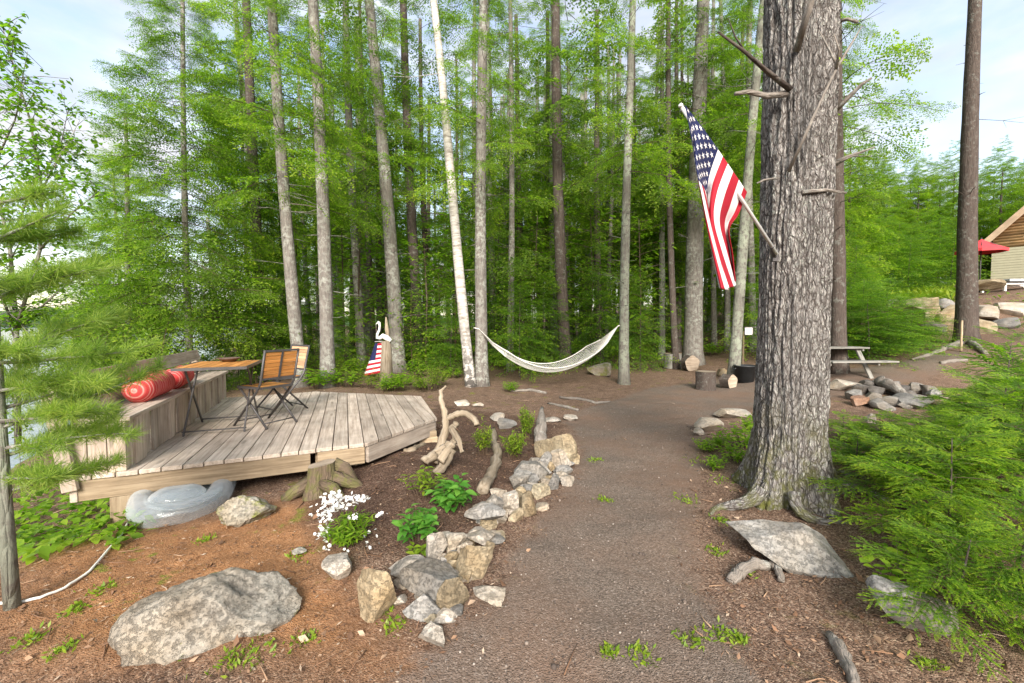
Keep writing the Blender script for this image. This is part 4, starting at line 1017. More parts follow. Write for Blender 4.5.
def bench():
    t = thing('built_in_bench', 'long built-in plank bench with sloping backrest along the lake side of the deck', 'bench', (*((DA + DF) / 2), ZD))
    org = Vector((*((DA + DF) / 2), ZD))
    def P(s, o, z): q = DA + L1 * s + NL * o; return Vector((q[0], q[1], z)) - org
    ln = float(np.linalg.norm(DF - DA)); R = Matrix.Rotation(math.atan2(L1[1], L1[0]), 4, 'Z'); up = (0, 0, 1)
    b = MB(); o = -0.02
    for w in (0.12, 0.12, 0.12):
        b.bar(P(0.02, o + w / 2, SEAT - 0.018), P(ln, o + w / 2, SEAT - 0.018), w - 0.006, 0.036, up); o += w
    b.build('seat', M['bench'], t, 0.004)
    f = MB(); s = 0.03; k = 0
    while s < ln - 0.05:
        w = min(random.choice((0.17, 0.19, 0.23, 0.14)), ln - s); off = (0.035, 0.02, 0.05, 0.028)[k % 4]
        f.box(P(s + w / 2, off, (ZD + SEAT) / 2 - 0.017), (w - 0.008, 0.024, SEAT - ZD - 0.038), R @ Matrix.Identity(4), tint=random.uniform(0.1, 1)); s += w; k += 1
    f.build('front_panel', M['bench'], t, 0.003)
    e = MB()
    for i in range(3):
        e.box(P(0.04, 0.075 + i * 0.118, (ZD + SEAT) / 2 - 0.02 - 0.0), (0.026, 0.112, SEAT - ZD - 0.04), R, tint=random.random())
    e.build('end_panel', M['bench'], t, 0.003)
    bk = MB()
    for i, (z, o) in enumerate(((SEAT + 0.085, 0.36), (SEAT + 0.255, 0.405))):
        bk.bar(P(-0.06, o, z), P(ln + 0.12, o, z), 0.035, 0.16, (NL[0] * 0.26, NL[1] * 0.26, 1))
    bk.build('backrest', M['bench'], t, 0.004)
    for s in (-0.02, ln * 0.5, ln + 0.02):
        u = MB(); u.bar(P(s, 0.335, ZD - 0.10), P(s, 0.44, SEAT + 0.30), 0.09, 0.045, (L1[0], L1[1], 0)); u.build('back_support', M['bench'], t, 0.004)
bench()
def pillow(px, py, depth_s, rot, label, r=0.125, ln=0.52):
    q = DA + L1 * depth_s + NL * 0.16; b = MB(); n = 26; pts = []; rad = []
    for i in range(n + 1):
        f = i / n; x = (f - 0.5) * ln; pts.append((x, 0, 0)); e = min(f, 1 - f)
        rad.append(r * (0.12 + 0.88 * min(1, (e / 0.13)) ** 0.5) * (1 + 0.02 * math.sin(f * 55)) if e > 0 else r * 0.1)
    b.tube(pts, rad, 28, wob=0.012)
    o = b.build('bolster_pillow', M['pillow']); o.location = (q[0], q[1], SEAT + r * 0.96); o.rotation_euler = (0.4, 0, math.atan2(L1[1], L1[0]) + rot)
    tag(o, label, 'pillow', 'red bolsters on the bench')
pillow(0, 0, 1.05, 0.0, 'coral red striped bolster on the bench, its round end facing out', 0.128, 0.80)
pillow(0, 0, 1.92, 0.06, 'coral red bolster lying farther along the bench behind the table edge', 0.115, 0.72)
def folding_table():
    c = Vector((-3.27, 4.83, ZD)); rz = math.atan2(UV[1], UV[0])
    t = thing('folding_table', 'folding bistro table with orange slatted top and dark metal legs', 'table', c, rz)
    b = MB()
    for i in range(7): b.box((0, -0.27 + i * 0.09, 0.705), (0.90, 0.084, 0.018), tint=random.random())
    b.build('tabletop', M['teak'], t, 0.002)
    f = MB()
    for s in (-1, 1): f.box((0, s * 0.322, 0.70), (0.93, 0.016, 0.03)); f.box((s * 0.458, 0, 0.70), (0.016, 0.628, 0.03))
    f.build('top_frame', M['metal'], t)
    for s in (-1, 1):
        for q in (-1, 1):
            l = MB(); y = s * (0.29 - (0.018 if q > 0 else 0)); l.bar((q * 0.20, y, 0.688), (-q * 0.36, y, 0.0), 0.026, 0.014, (0, 1, 0)); l.build('leg', M['metal'], t)
    for q in (-1, 1):
        l = MB(); l.bar((q * 0.335, -0.29, 0.04), (q * 0.335, 0.29, 0.04), 0.014); l.build('stretcher', M['metal'], t)
    bo = MB(); bo.lathe([(0.0, 0.0), (0.06, 0.0), (0.105, 0.03), (0.125, 0.045), (0.118, 0.046), (0.09, 0.028), (0.05, 0.012), (0.0, 0.01)], 24, cap=False)
    o = bo.build('bowl', M['clay']); o.location = c + Vector((-0.10, 0.28, 0.716)); tag(o, 'shallow dark brown bowl on the folding table', 'bowl')
folding_table()
def chair(loc, face, seatm, backm, label):
    t = thing('folding_chair', label, 'chair', loc, face - PI / 2, 'folding chairs on the deck')
    m = M['metal']; b = MB()
    for i in range(8): b.box((0, -0.165 + i * 0.047, 0.45), (0.38, 0.043, 0.014), tint=random.random())
    b.build('seat', M[seatm], t)
    f = MB()
    for s in (-1, 1): f.bar((s * 0.20, -0.19, 0.447), (s * 0.20, 0.19, 0.447), 0.018, 0.026)
    for s in (-1, 1): f.bar((-0.19, s * 0.198, 0.447), (0.19, s * 0.198, 0.447), 0.014, 0.026)
    f.build('seat_frame', m, t)
    bk = MB()
    for i in range(7):
        z = 0.575 + i * 0.042; y = -0.185 - (z - 0.45) * 0.24
        bk.box((0, y, z), (0.39, 0.012, 0.038), Matrix.Rotation(0.24, 4, 'X'), tint=random.random())
    bk.build('backrest', M[backm], t)
    bf = MB()
    for z in (0.548, 0.862): bf.bar((-0.215, -0.185 - (z - 0.45) * 0.24, z), (0.215, -0.185 - (z - 0.45) * 0.24, z), 0.022, 0.022)
    bf.bar((0, -0.215, 0.55), (0, -0.288, 0.86), 0.024, 0.018); bf.build('back_frame', m, t)
    for s in (-1, 1):
        l = MB(); l.tube([(s * 0.215, -0.285, 0.872), (s * 0.215, -0.20, 0.50), (s * 0.215, -0.13, 0.40), (s * 0.215, 0.25, 0.0)], 0.0125, 8); l.build('leg', m, t)
        l = MB(); l.tube([(s * 0.192, 0.17, 0.44), (s * 0.192, -0.26, 0.0)], 0.0125, 8); l.build('leg', m, t)
    for y, x in ((0.20, 0.21), (-0.21, 0.19)):
        l = MB(); l.tube([(-x, y, 0.055), (x, y, 0.055)], 0.008, 6); l.build('stretcher', m, t)
chair((-2.86, 4.97, ZD + 0.002), math.radians(157), 'teak', 'teak', 'orange slatted folding chair seen from its back, drawn up to the table')
chair((-3.12, 5.78, ZD + 0.002), math.radians(236), 'teak', 'teakpale', 'pale-backed folding chair behind the other one, its backrest facing out')
def pool_float():
    c = G(172, 520); t = thing('pool_float', 'clear inflatable pool float stowed under the deck edge', 'pool float', (c.x - 0.12, c.y + 0.30, H(c.x, c.y + 0.3) + 0.105), 0.42)
    t.rotation_euler = (0.20, 0.0, 0.42)
    def ring(a, b_, r, z=0, n=56, m=18, p=2.6):
        mb = MB(); V = []
        for i in range(n):
            th = 2 * PI * i / n; c_, s_ = math.cos(th), math.sin(th)
            x = a * abs(c_) ** (2 / p) * (1 if c_ > 0 else -1); y = b_ * abs(s_) ** (2 / p) * (1 if s_ > 0 else -1)
            nn = Vector((c_ / a, s_ / b_, 0)).normalized(); rr = r * (1 + 0.012 * math.sin(th * 14))
            for k in range(m):
                q = 2 * PI * k / m; V.append((x + nn.x * rr * math.cos(q), y + nn.y * rr * math.cos(q), z + rr * math.sin(q)))
        mb.add(V, [(i * m + k, ((i + 1) % n) * m + k, ((i + 1) % n) * m + (k + 1) % m, i * m + (k + 1) % m) for i in range(n) for k in range(m)], sm=True); return mb
    ring(0.265, 0.34, 0.095).build('outer_tube', M['plastic'], t)
    mb = MB(); V, F = ico(4); W = V * np.array((0.19, 0.12, 0.065)); W[:, 2] *= 1 - 0.1 * np.cos(W[:, 0] * 30)
    mb.add(W + np.array((0, -0.20, 0.085)), F, sm=True); mb.build('head_pillow', M['plastic'], t)
    fl = MB(); fl.lathe([(0.0, -0.02), (0.2, -0.02), (0.27, -0.01), (0.27, 0.01), (0.2, 0.0), (0.0, 0.0)], 32, cap=False); fl.build('floor_sheet', M['plastic'], t)
pool_float()

# ---------------------------------------------------------------- flags
def star_pts(r): return [(r * (1 if i % 2 == 0 else 0.42) * math.sin(PI * i / 5), r * (1 if i % 2 == 0 else 0.42) * math.cos(PI * i / 5)) for i in range(10)]
def flag_mesh(S, nu, nv, t, stars=True, thick=0.002):
    """S(u, v): u along the hoist from the canton end, v along the fly; builds striped cloth with a blue canton"""
    for col, test in (('red', lambda i, v: i % 2 == 0 and not (i < 7 and v < 0.4)), ('white', lambda i, v: i % 2 == 1 and not (i < 7 and v < 0.4)), ('blue', lambda i, v: i < 7 and v < 0.4)):
        pass
    NU = 13 * nu
    V = [tuple(S(i / NU, j / nv)) for i in range(NU + 1) for j in range(nv + 1)]; F = []; mi = []
    for i in range(NU):
        for j in range(nv):
            s = i // nu; v = (j + 0.5) / nv
            F.append((i * (nv + 1) + j, (i + 1) * (nv + 1) + j, (i + 1) * (nv + 1) + j + 1, i * (nv + 1) + j + 1)); mi.append(2 if (s < 7 and v < 0.4) else s % 2)
    b = MB(); b.add(V, F, sm=True); b.mi = mi
    o = b.build('cloth', [M['red'], M['white'], M['blue']], t)
    sl = o.modifiers.new('thickness', 'SOLIDIFY'); sl.thickness = thick; sl.offset = 0
    if stars:
        sb = MB()
        for r in range(9):
            n = 6 if r % 2 == 0 else 5
            for k in range(n):
                u = (r + 1) / 10 * 7 / 13; v = (2 * k + 1 + (r % 2)) / 12 * 0.4
                c = S(u, v); e = 0.004; du = (S(u + e, v) - S(u - e, v)) / (2 * e); dv = (S(u, v + e) - S(u, v - e)) / (2 * e)
                n_ = du.cross(dv).normalized(); ds = 0.030
                for sg in (-1, 1):
                    pts = [S(u + y * ds / 0.95, v + x * ds / 1.5) + n_ * (sg * (thick / 2 + 0.0025)) for x, y in star_pts(1.0)]
                    cc = c + n_ * (sg * (thick / 2 + 0.0025))
                    sb.add([tuple(cc)] + [tuple(p) for p in pts], [(0, i + 1, (i + 1) % 10 + 1) for i in range(10)])
        sb.build('stars', M['white'], t)
def big_flag():
    D0 = BT.y - 0.30
    foot = at_depth(777, 254, D0 + 0.02); tip = at_depth(681, 106, D0 - 0.35)
    t = thing('flag', 'american flag hanging from an angled pole on the big grey trunk', 'flag', foot)
    b = MB(); b.tube([(0, 0, 0), tuple(tip - foot)], 0.0125, 10); b.build('pole', M['pole'], t)
    k = MB(); k.tube([tuple((tip - foot) * 1.0), tuple((tip - foot) * 1.012)], [0.018, 0.012], 8); k.build('finial', M['paint'], t)
    br = MB(); br.tube([(0.02, 0.06, -0.02), tuple((tip - foot) * 0.06)], 0.017, 10); br.box((0.015, 0.06, -0.01), (0.04, 0.04, 0.08)); br.build('bracket', M['metal'], t, 0.003)
    C = {0.0: [(685, 105), (692, 145), (700, 190), (710, 235), (721, 287)], 0.33: [(705, 131), (699, 165), (705, 200), (713, 240), (726, 290)],
         0.66: [(726, 161), (716, 190), (713, 218), (720, 250), (731, 287)], 1.0: [(747, 192), (739, 214), (731, 229), (735, 254), (738, 281)]}
    us = sorted(C); base = foot
    def cat(p, x):
        n = len(p) - 1; f = x * n; i = min(int(f), n - 1); f -= i
        p0, p1, p2, p3 = p[max(i - 1, 0)], p[i], p[i + 1], p[min(i + 2, n)]
        return tuple(0.5 * ((2 * b_) + (-a + c) * f + (2 * a - 5 * b_ + 4 * c - d) * f * f + (-a + 3 * b_ - 3 * c + d) * f ** 3) for a, b_, c, d in zip(p0, p1, p2, p3))
    def S(u, v):
        u_ = min(max(u, 0), 1); v_ = min(max(v, 0), 1)
        q = cat([cat(C[k], v_) for k in us], u_)
        pd = D0 - 0.455 + 0.335 * u_
        fold = math.sin(u_ * 15.0 + v_ * 1.5) * 0.12 * min(1, v_ * 2.2) + 0.03 * math.sin(u_ * 31 + 2 + v_ * 4) * v_
        return at_depth(q[0] + 3.0 * math.sin(u_ * 15 + 1 + v_ * 2) * v_, q[1], pd + fold - 0.04 * v_) - base
    flag_mesh(S, 5, 60, t)
big_flag()
def carved_post():
    p = G(386, 383); d = p.y; bx = Vector((p.x, p.y, H(p.x, p.y)))
    t = thing('carved_post', 'weathered post topped by a white bird with a curved neck, behind the deck', 'post', bx)
    tz = at_depth(386, 341, d).z - bx.z; s = d / FPX
    b = MB(); b.tube([(0, 0, -0.2), (0.01, 0, tz * 0.5), (0.0, 0, tz)], [7.5 * s, 6.2 * s, 5.5 * s], 14, wob=0.05); b.build('post', M['drift'], t)
    sp = MB(); sp.tube([(3 * s, 0.03, tz - 0.02), (1 * s, 0.03, tz + 12 * s), (0.5 * s, 0.03, tz + 24 * s)], [2.4 * s, 2.0 * s, 0.7 * s], 8, wob=0.08); sp.build('spike', M['drift'], t)
    g = MB(); q = lambda x, y: ((x - 386) * s, -0.05, tz + (341 - y) * s)
    g.tube([q(392, 341), q(388, 338), q(384, 336), q(381, 338), q(378, 338), q(378.5, 334), q(380.5, 330), q(381, 326), q(380.5, 323), q(379, 322)], [2.2 * s, 2.8 * s, 2.6 * s, 1.9 * s, 1.4 * s, 1.2 * s, 1.1 * s, 1.0 * s, 1.5 * s, 1.2 * s], 12)
    g.tube([q(379.5, 322.3), q(377, 324.5)], [1.0 * s, 0.2 * s], 8); g.build('bird', M['paint'], t)
    ft = thing('small_flag', 'small american flag draped beside the carved post', 'flag', bx + Vector((0, -0.10, 0)))
    def S(u, v):
        # hoist at the top, hanging down, spreading to the left
        x = 380.5 + (u - 0.5) * 7 - v * (7.5 - u * 7) + (u - 0.5) * 9 * v; y = 343 + v * 28 + (1 - u) * 5 * v
        return Vector(((x - 386) * s, -0.02 + 0.02 * math.sin(u * 14 + v * 3), tz + (341 - y) * s))
    # stripes run across this cloth, so swap the two parameters
    flag_mesh(lambda u, v: S(v, u), 2, 10, ft, False)
    k = MB(); k.tube([q(384.5, 341), q(377, 341.5)], 0.008, 6); k.build('hanger', M['pole'], ft)
carved_post()

# ---------------------------------------------------------------- hammock
def hammock():
    a = at_depth(479, 329, G(482, 386).y - 0.15); e = at_depth(618, 326, G(624, 384).y - 0.05)
    mid_z = at_depth(555, 372, (a.y + e.y) / 2).z
    t = thing('rope_hammock', 'white rope net hammock strung between two trunks', 'hammock', (a + e) / 2); c0 = (a + e) / 2
    d = (e - a); d.z = 0; dn = d.normalized(); sd_ = Vector((-dn.y, dn.x, 0))
    def C(f):
        p = a.lerp(e, f); sag = (p.z - (a.z * 0.5 + e.z * 0.5)) * 0
        g = 4 * f * (1 - f); g = g ** 0.92; return Vector((p.x, p.y, a.z + (e.z - a.z) * f - (((a.z + e.z) / 2) - mid_z) * g))
    def P(f, w):
        wd = 0.62 * min(1, max(0.0, min(f - 0.02, 0.98 - f) / 0.16)) ** 0.9
        q = C(f); return q + sd_ * (w * wd) + Vector((0, 0, 0.16 * abs(w) ** 2 * wd / 0.62)) - c0
    b = MB(); NS, NT = 64, 16
    for k in range(NT + 1):
        for s in (1, -1):
            pts = [P(0.18 + 0.64 * i / NS, -1 + 2 * (((k / NT) + s * i * 0.5 / NT * 1.0) % 1.0)) for i in range(NS + 1)]
            seg = []
            for i in range(NS + 1):
                if seg and (pts[i] - seg[-1]).length > 0.3: 
                    if len(seg) > 1: b.tube(seg, 0.0042, 4, False)
                    seg = []
                seg.append(pts[i])
            if len(seg) > 1: b.tube(seg, 0.0042, 4, False)
    b.build('net', M['rope'], t)
    for end, fs in ((0.0, (0.0, 0.18)), (1.0, (1.0, 0.82))):
        r = MB()
        for k in range(NT + 1): r.tube([P(fs[0], 0), P((fs[0] + fs[1]) / 2, (-1 + 2 * k / NT)), P(fs[1], -1 + 2 * k / NT)], 0.006, 4, False)
        r.build('clew', M['rope'], t)
    for w in (-1, 1):
        r = MB(); r.tube([P(0.1 + 0.8 * i / 40, w) for i in range(41)], 0.013, 6); r.build('edge_rope', M['rope'], t)
    for p, o in ((a, -1), (e, 1)):
        r = MB(); r.tube([p - c0, p - c0 + dn * (o * 0.14) + Vector((0, 0.1, 0.03))], 0.014, 6); r.build('tie', M['rope'], t)
hammock()

# ---------------------------------------------------------------- driftwood, logs, stump, pots
def px_tube(pts, rads, name, m, label, cat, n=12, wob=0.12, parent=None, lift=True, dz=None, flat=1.0):
    P = [];
    for i, (x, y) in enumerate(pts):
        g = G(x, y); r = rads[i] * g.y / FPX; g.z += r * (0.6 if lift else 1) + (dz[i] if dz else 0); P.append(g)
    b = MB(); 
    # subdivide for a gnarled outline
    Q = []; Rr = []
    for i in range(len(P) - 1):
        for k in range(5):
            f = k / 5; q = P[i].lerp(P[i + 1], f); r = (rads[i] * (1 - f) + rads[i + 1] * f) * q.y / FPX
            Q.append(q + Vector((random.uniform(-1, 1), random.uniform(-1, 1), random.uniform(-1, 1))) * r * 0.18); Rr.append(r * random.uniform(0.88, 1.14))
    Q.append(P[-1]); Rr.append(rads[-1] * P[-1].y / FPX)
    b.tube(Q, Rr, n, wob=wob, flat=flat); o = b.build(name, M[m], parent)
    return tag(o, label, cat) if label else o
def root_snag():
    d = G(436, 470).y
    t = thing('driftwood_root', 'bleached driftwood root with a tall curved prong at the corner of the deck', 'driftwood', (0, 0, 0))
    def limb(L, n=10, gap=0.0):
        pts = [at_depth(x, y, d + dd) for x, y, r, dd in L]; Q = []; Rr = []
        for i in range(len(pts) - 1):
            for k in range(5):
                f = k / 5; r = 0.68 * (L[i][2] * (1 - f) + L[i + 1][2] * f) * d / FPX; Q.append(pts[i].lerp(pts[i + 1], f) + Vector((random.uniform(-1, 1), random.uniform(-1, 1), random.uniform(-1, 1))) * r * 0.15); Rr.append(r * random.uniform(0.9, 1.12))
        Q.append(pts[-1]); Rr.append(L[-1][2] * d / FPX)
        b = MB(); b.tube(Q, Rr, n, wob=0.13); b.build('limb', M['drift'], t)
    limb([(432, 462, 9, 0.02), (440, 448, 7, 0.12), (446, 428, 6, 0.25), (445, 412, 5, 0.3), (441, 400, 4, 0.32), (441, 391, 3, 0.34), (446, 386, 1.4, 0.36)])
    limb([(424, 462, 7, -0.1), (436, 454, 8, 0.0), (448, 447, 7, 0.05), (456, 440, 4, 0.1), (452, 428, 5, 0.2), (456, 424, 4, 0.25)])
    limb([(440, 462, 6, -0.12), (446, 452, 6, -0.05), (452, 445, 5, 0.05)])
    limb([(436, 474, 7, -0.12), (446, 462, 7, -0.05), (452, 450, 5, 0.0)])
    limb([(448, 418, 4.5, 0.28), (456, 414, 5, 0.25), (466, 413, 5, 0.2), (475, 420, 5, 0.1), (477, 425, 3.5, 0.05)])
    limb([(452, 428, 4, 0.15), (459, 440, 4, 0.0), (462, 452, 2.5, -0.1)])
root_snag()
px_tube([(483, 494), (490, 481), (496, 466), (498, 452), (494, 444), (493, 432)], [6.5, 5.5, 5, 4.5, 3, 3], 'ragged_log', 'drift', 'ragged bleached log lying toward the path in the bed', 'log', wob=0.2)
px_tube([(540, 449), (541, 440), (542, 428)], [6, 5.5, 1.6], 'driftwood_slab', 'dead', 'upright grey driftwood slab at the far end of the bed', 'driftwood', dz=[0.0, 0.12, 0.28])
px_tube([(404, 452), (413, 451), (420, 447), (425, 445)], [2, 2.6, 2.4, 1.5], 'driftwood_stick', 'drift', 'short pale forked stick under the deck corner', 'stick')
def stump():
    p = G(328, 498); t = thing('tree_stump', 'old cut stump with mossy roots in front of the deck', 'stump', (p.x - 0.12, p.y + 0.16, H(p.x, p.y + 0.16)))
    t.scale = (0.8, 0.8, 1.0)
    n = 40; prof = [(0.25, -0.1), (0.20, 0.03), (0.165, 0.10), (0.15, 0.18), (0.142, 0.235)]
    b = MB(); V = []
    for r, z in prof:
        for k in range(n):
            a = 2 * PI * k / n; rr = r * (1 + 0.10 * math.cos(a * 4 + 1) * (1.2 - z * 3) + 0.05 * vnoise(np.array([[math.cos(a) * 4, math.sin(a) * 4, z * 4]]))[0]); V.append((rr * math.cos(a), rr * math.sin(a), z + 0.02 * math.cos(a) * (z > .2)))
    b.add(V, [(i * n + k, i * n + (k + 1) % n, (i + 1) * n + (k + 1) % n, (i + 1) * n + k) for i in range(len(prof) - 1) for k in range(n)], np.array(V)[:, [2, 0, 1]] + 3, 0.4, sm=True); b.build('trunk', M['stump'], t)
    c = MB(); top = V[-n:]; c.add(top + [(0, 0, 0.228)], [(k, (k + 1) % n, n) for k in range(n)], tint=0.3); c.build('cut_face', M['cut'], t)
    for k, L in enumerate(([(0.10, 0.0, 0.12), (0.25, -0.02, 0.09), (0.38, 0.02, 0.04), (0.46, 0.05, -0.03)], [(0.05, -0.1, 0.07), (0.20, -0.16, 0.05), (0.30, -0.22, -0.02)], [(0.12, 0.06, 0.20), (0.24, 0.07, 0.17), (0.34, 0.05, 0.06)], [(-0.1, -0.08, 0.08), (-0.25, -0.16, 0.02), (-0.33, -0.18, -0.03)])):
        r = MB(); r.tube(L, [0.07, 0.055, 0.045, 0.03][:len(L)], 12, wob=0.12); r.build('root', M['stump'], t)
stump()
px_tube([(731, 584), (741, 577), (754, 571), (768, 570)], [5.5, 6, 5.5, 4.5], 'exposed_root', 'dead', 'short arched piece of bare root on the mulch near the grey slab rock', 'root', dz=[0, 0.015, 0.03, 0.01])
px_tube([(830, 638), (838, 650), (850, 672), (856, 690)], [4, 6.5, 6, 5], 'exposed_root', 'dead', 'bare grey root running through the mulch at the lower edge of the photo', 'root')
px_tube([(772, 568), (779, 574), (781, 582)], [4, 4, 3], 'root_stub', 'dead', 'little root stub at the end of the arched bare root', 'root', dz=[0.02, 0.01, 0])
for i, (pts, lab) in enumerate((([(560, 398), (580, 400), (596, 404), (610, 402)], 'thin bare root on the forest floor under the hammock'), ([(548, 404), (566, 408), (578, 411)], 'short bare root just before the hammock root'), ([(510, 392), (530, 391), (546, 394)], 'dark bare root beside the birch foot'))):
    px_tube(pts, [1.2, 1.6, 1.5, 0.8][:len(pts)], 'surface_root', 'dead', lab, 'root', 8)
def log_round(px, py, wpx, hpx, label, m='stump', tilt=(0, 0), cat='log', lying=None):
    p = G(px, py); s = p.y / FPX; r = wpx * s / 2; h = hpx * s
    t = thing('log_round', label, cat, (p.x, p.y + r, H(p.x, p.y + r) - 0.01)); n = 24
    if lying is not None: t.rotation_euler = (PI / 2, 0, lying); t.location.z += r
    else: t.rotation_euler = (tilt[0], tilt[1], 0)
    b = MB(); V = [(r * f * (1 + 0.06 * math.sin(k * 1.3) + 0.03 * math.sin(k * 2.9)) * math.cos(2 * PI * k / n), r * f * (1 + 0.06 * math.sin(k * 1.3)) * math.sin(2 * PI * k / n), z) for f, z in ((1.04, 0), (0.97, h * 0.4), (1, h)) for k in range(n)]
    b.add(V, [(i * n + k, i * n + (k + 1) % n, (i + 1) * n + (k + 1) % n, (i + 1) * n + k) for i in range(2) for k in range(n)], np.array(V)[:, [2, 0, 1]] * 2 + px, 0.5, sm=True); b.build('bark', M['barkdark' if m == 'stump' else m], t)
    for z in (0.0, h):
        c = MB(); c.add([(V[k][0], V[k][1], z) for k in range(n)] + [(0, 0, z + (0.002 if z else -0.002))], [(k, (k + 1) % n, n) for k in range(n)]); c.build('cut_face', M['cut'], t)
log_round(710, 391, 19, 19, 'upright log round standing left of the leaning mossy-footed trunk')
log_round(727, 388, 14, 10, 'dark log lying beside the upright log round', lying=0.5)
rock(724, 372, 11, 8, 'rocktan', 'tan stone resting beside the log rounds', 300)
log_round(676, 369, 17, 15, 'pale chopping block in front of the thick lichen-grey trunk', 'picnic')
log_round(690, 371, 15, 9, 'split brown log lying at the foot of the thick lichen-grey trunk', lying=0.2)
rock(660, 338, 12, 13, 'rockdark', 'dark old stump stub poking from the brush pile behind the hammock', 301, 'stump', 'stump_stub', bottom=352)
rock(600, 371, 26, 14, 'rockmoss', 'mossy grey rock under the raised end of the hammock', 302, bottom=376)
def pot():
    p = G(750, 383); s = p.y / FPX; r = 10 * s; h = 16 * s
    t = thing('black_pot', 'black plastic tub beside the leaning trunk', 'tub', (p.x, p.y + r, H(p.x, p.y + r)))
    b = MB(); b.lathe([(0, 0.01), (r * 0.86, 0), (r, h), (r * 1.06, h), (r * 1.06, h + 0.03), (r * 0.97, h + 0.03), (r * 0.9, h * 0.6), (0, h * 0.55)], 28, cap=False); b.build('shell', M['pot'], t)
    for sgn in (-1, 1):
        g = MB(); g.tube([(sgn * r * 1.03, -0.06, h * 0.9), (sgn * r * 1.16, -0.04, h * 0.82), (sgn * r * 1.16, 0.04, h * 0.82), (sgn * r * 1.03, 0.06, h * 0.9)], 0.012, 6); g.build('handle', M['pot'], t)
pot()
def small_sign():
    p = at_depth(743, 352, 12.5); z = H(p.x, p.y); s = 12.5 / FPX
    t = thing('small_sign', 'small white square sign on a thin stake right of the leaning trunk', 'sign', (p.x, p.y, z))
    top = at_depth(747, 331, 12.5).z - z
    b = MB(); b.box((0, 0, top * 0.5 - 0.05), (0.05, 0.04, top + 0.1)); b.build('stake', M['stump'], t)
    b = MB(); b.box((4.5 * s, -0.035, top), (7.5 * s, 0.015, 7 * s)); b.build('panel', M['paint'], t, 0.004)
    f = MB()
    for a, c in (((-1, -1), (1, -1)), ((1, -1), (1, 1)), ((1, 1), (-1, 1)), ((-1, 1), (-1, -1))): f.bar((4.5 * s + a[0] * 4 * s, -0.037, top + a[1] * 3.8 * s), (4.5 * s + c[0] * 4 * s, -0.037, top + c[1] * 3.8 * s), 0.022, 0.022)
    f.build('frame', M['metal'], t)
small_sign()
def picnic():
    d = 10.3; c = at_depth(830, 360, d + 0.3); z = H(c.x, c.y) + 0.0
    t = thing('picnic_table', 'pale weathered picnic table half hidden by the flag tree', 'picnic table', (c.x - 0.10, c.y, z - 0.02), 0.06)
    L = 1.6; b = MB()
    for i in range(5): b.box((0, -0.29 + i * 0.145, 0.735), (L, 0.138, 0.036), tint=random.random())
    b.build('tabletop', M['picnic'], t, 0.005)
    for s in (-1, 1):
        b = MB()
        for k in (0, 1): b.box((0.28, s * (0.62 + 0.145 * k), 0.44), (L, 0.138, 0.036), tint=random.random())
        b.build('bench_seat', M['picnic'], t, 0.005)
    for x in (-0.55, 0.62):
        for s in (-1, 1): l = MB(); l.bar((x + (s * 0.02), s * 0.22, 0.71), (x + s * 0.02, s * 0.66, 0.0), 0.04, 0.10, (1, 0, 0)); l.build('leg', M['picnic'], t, 0.004)
        l = MB(); l.bar((x + 0.045, -0.76, 0.40), (x + 0.045, 0.76, 0.40), 0.038, 0.09); l.build('crossbar', M['picnic'], t, 0.004)
        l = MB(); l.bar((x + 0.045, -0.33, 0.69), (x + 0.045, 0.33, 0.69), 0.038, 0.06); l.build('crossbar', M['picnic'], t, 0.004)
picnic()
px_tube([(880, 391), (894, 396), (909, 402)], [5, 5, 3], 'driftwood_log', 'dead', 'grey driftwood log lying across the fire ring', 'log', dz=[0.14, 0.12, 0.04], wob=0.18)
px_tube([(940, 364), (948, 363), (966, 361)], [1.5, 2.2, 2], 'driftwood_log', 'dead', 'thin pale log beyond the fire ring at the bend of the path', 'log')
for i, (pts, lab) in enumerate((([(960, 345), (945, 350), (925, 357), (912, 360)], 'long surface root running out to the left of the dark trunk'), ([(970, 344), (978, 349), (986, 355)], 'pale root running out to the right of the dark trunk'))):
    px_tube(pts, [3, 2.6, 1.8, 1][:len(pts)], 'surface_root', 'dead', lab, 'root', 10)
px_tube([(961, 352), (961, 349)], [1.0, 0.8], 'garden_stake', 'beam', 'thin brown stake standing in front of the dark trunk', 'stake', 8, 0.02, dz=[0, 0.75])
def rope_line():
    pts = []
    for x, y in ((128, 524), (122, 535), (108, 552), (90, 573), (65, 590), (40, 600), (16, 605), (-10, 606)):
        g = G(x, y); g.z += 0.012; pts.append(g)
    Q = [pts[i].lerp(pts[i + 1], k / 5) + Vector((0, 0, random.uniform(-.002, .004))) for i in range(len(pts) - 1) for k in range(5)]
    b = MB(); b.tube(Q, 0.0075, 8); tag(b.build('rope', M['rope']), 'white rope lying on the ground from the pool float toward the lake', 'rope')
rope_line()

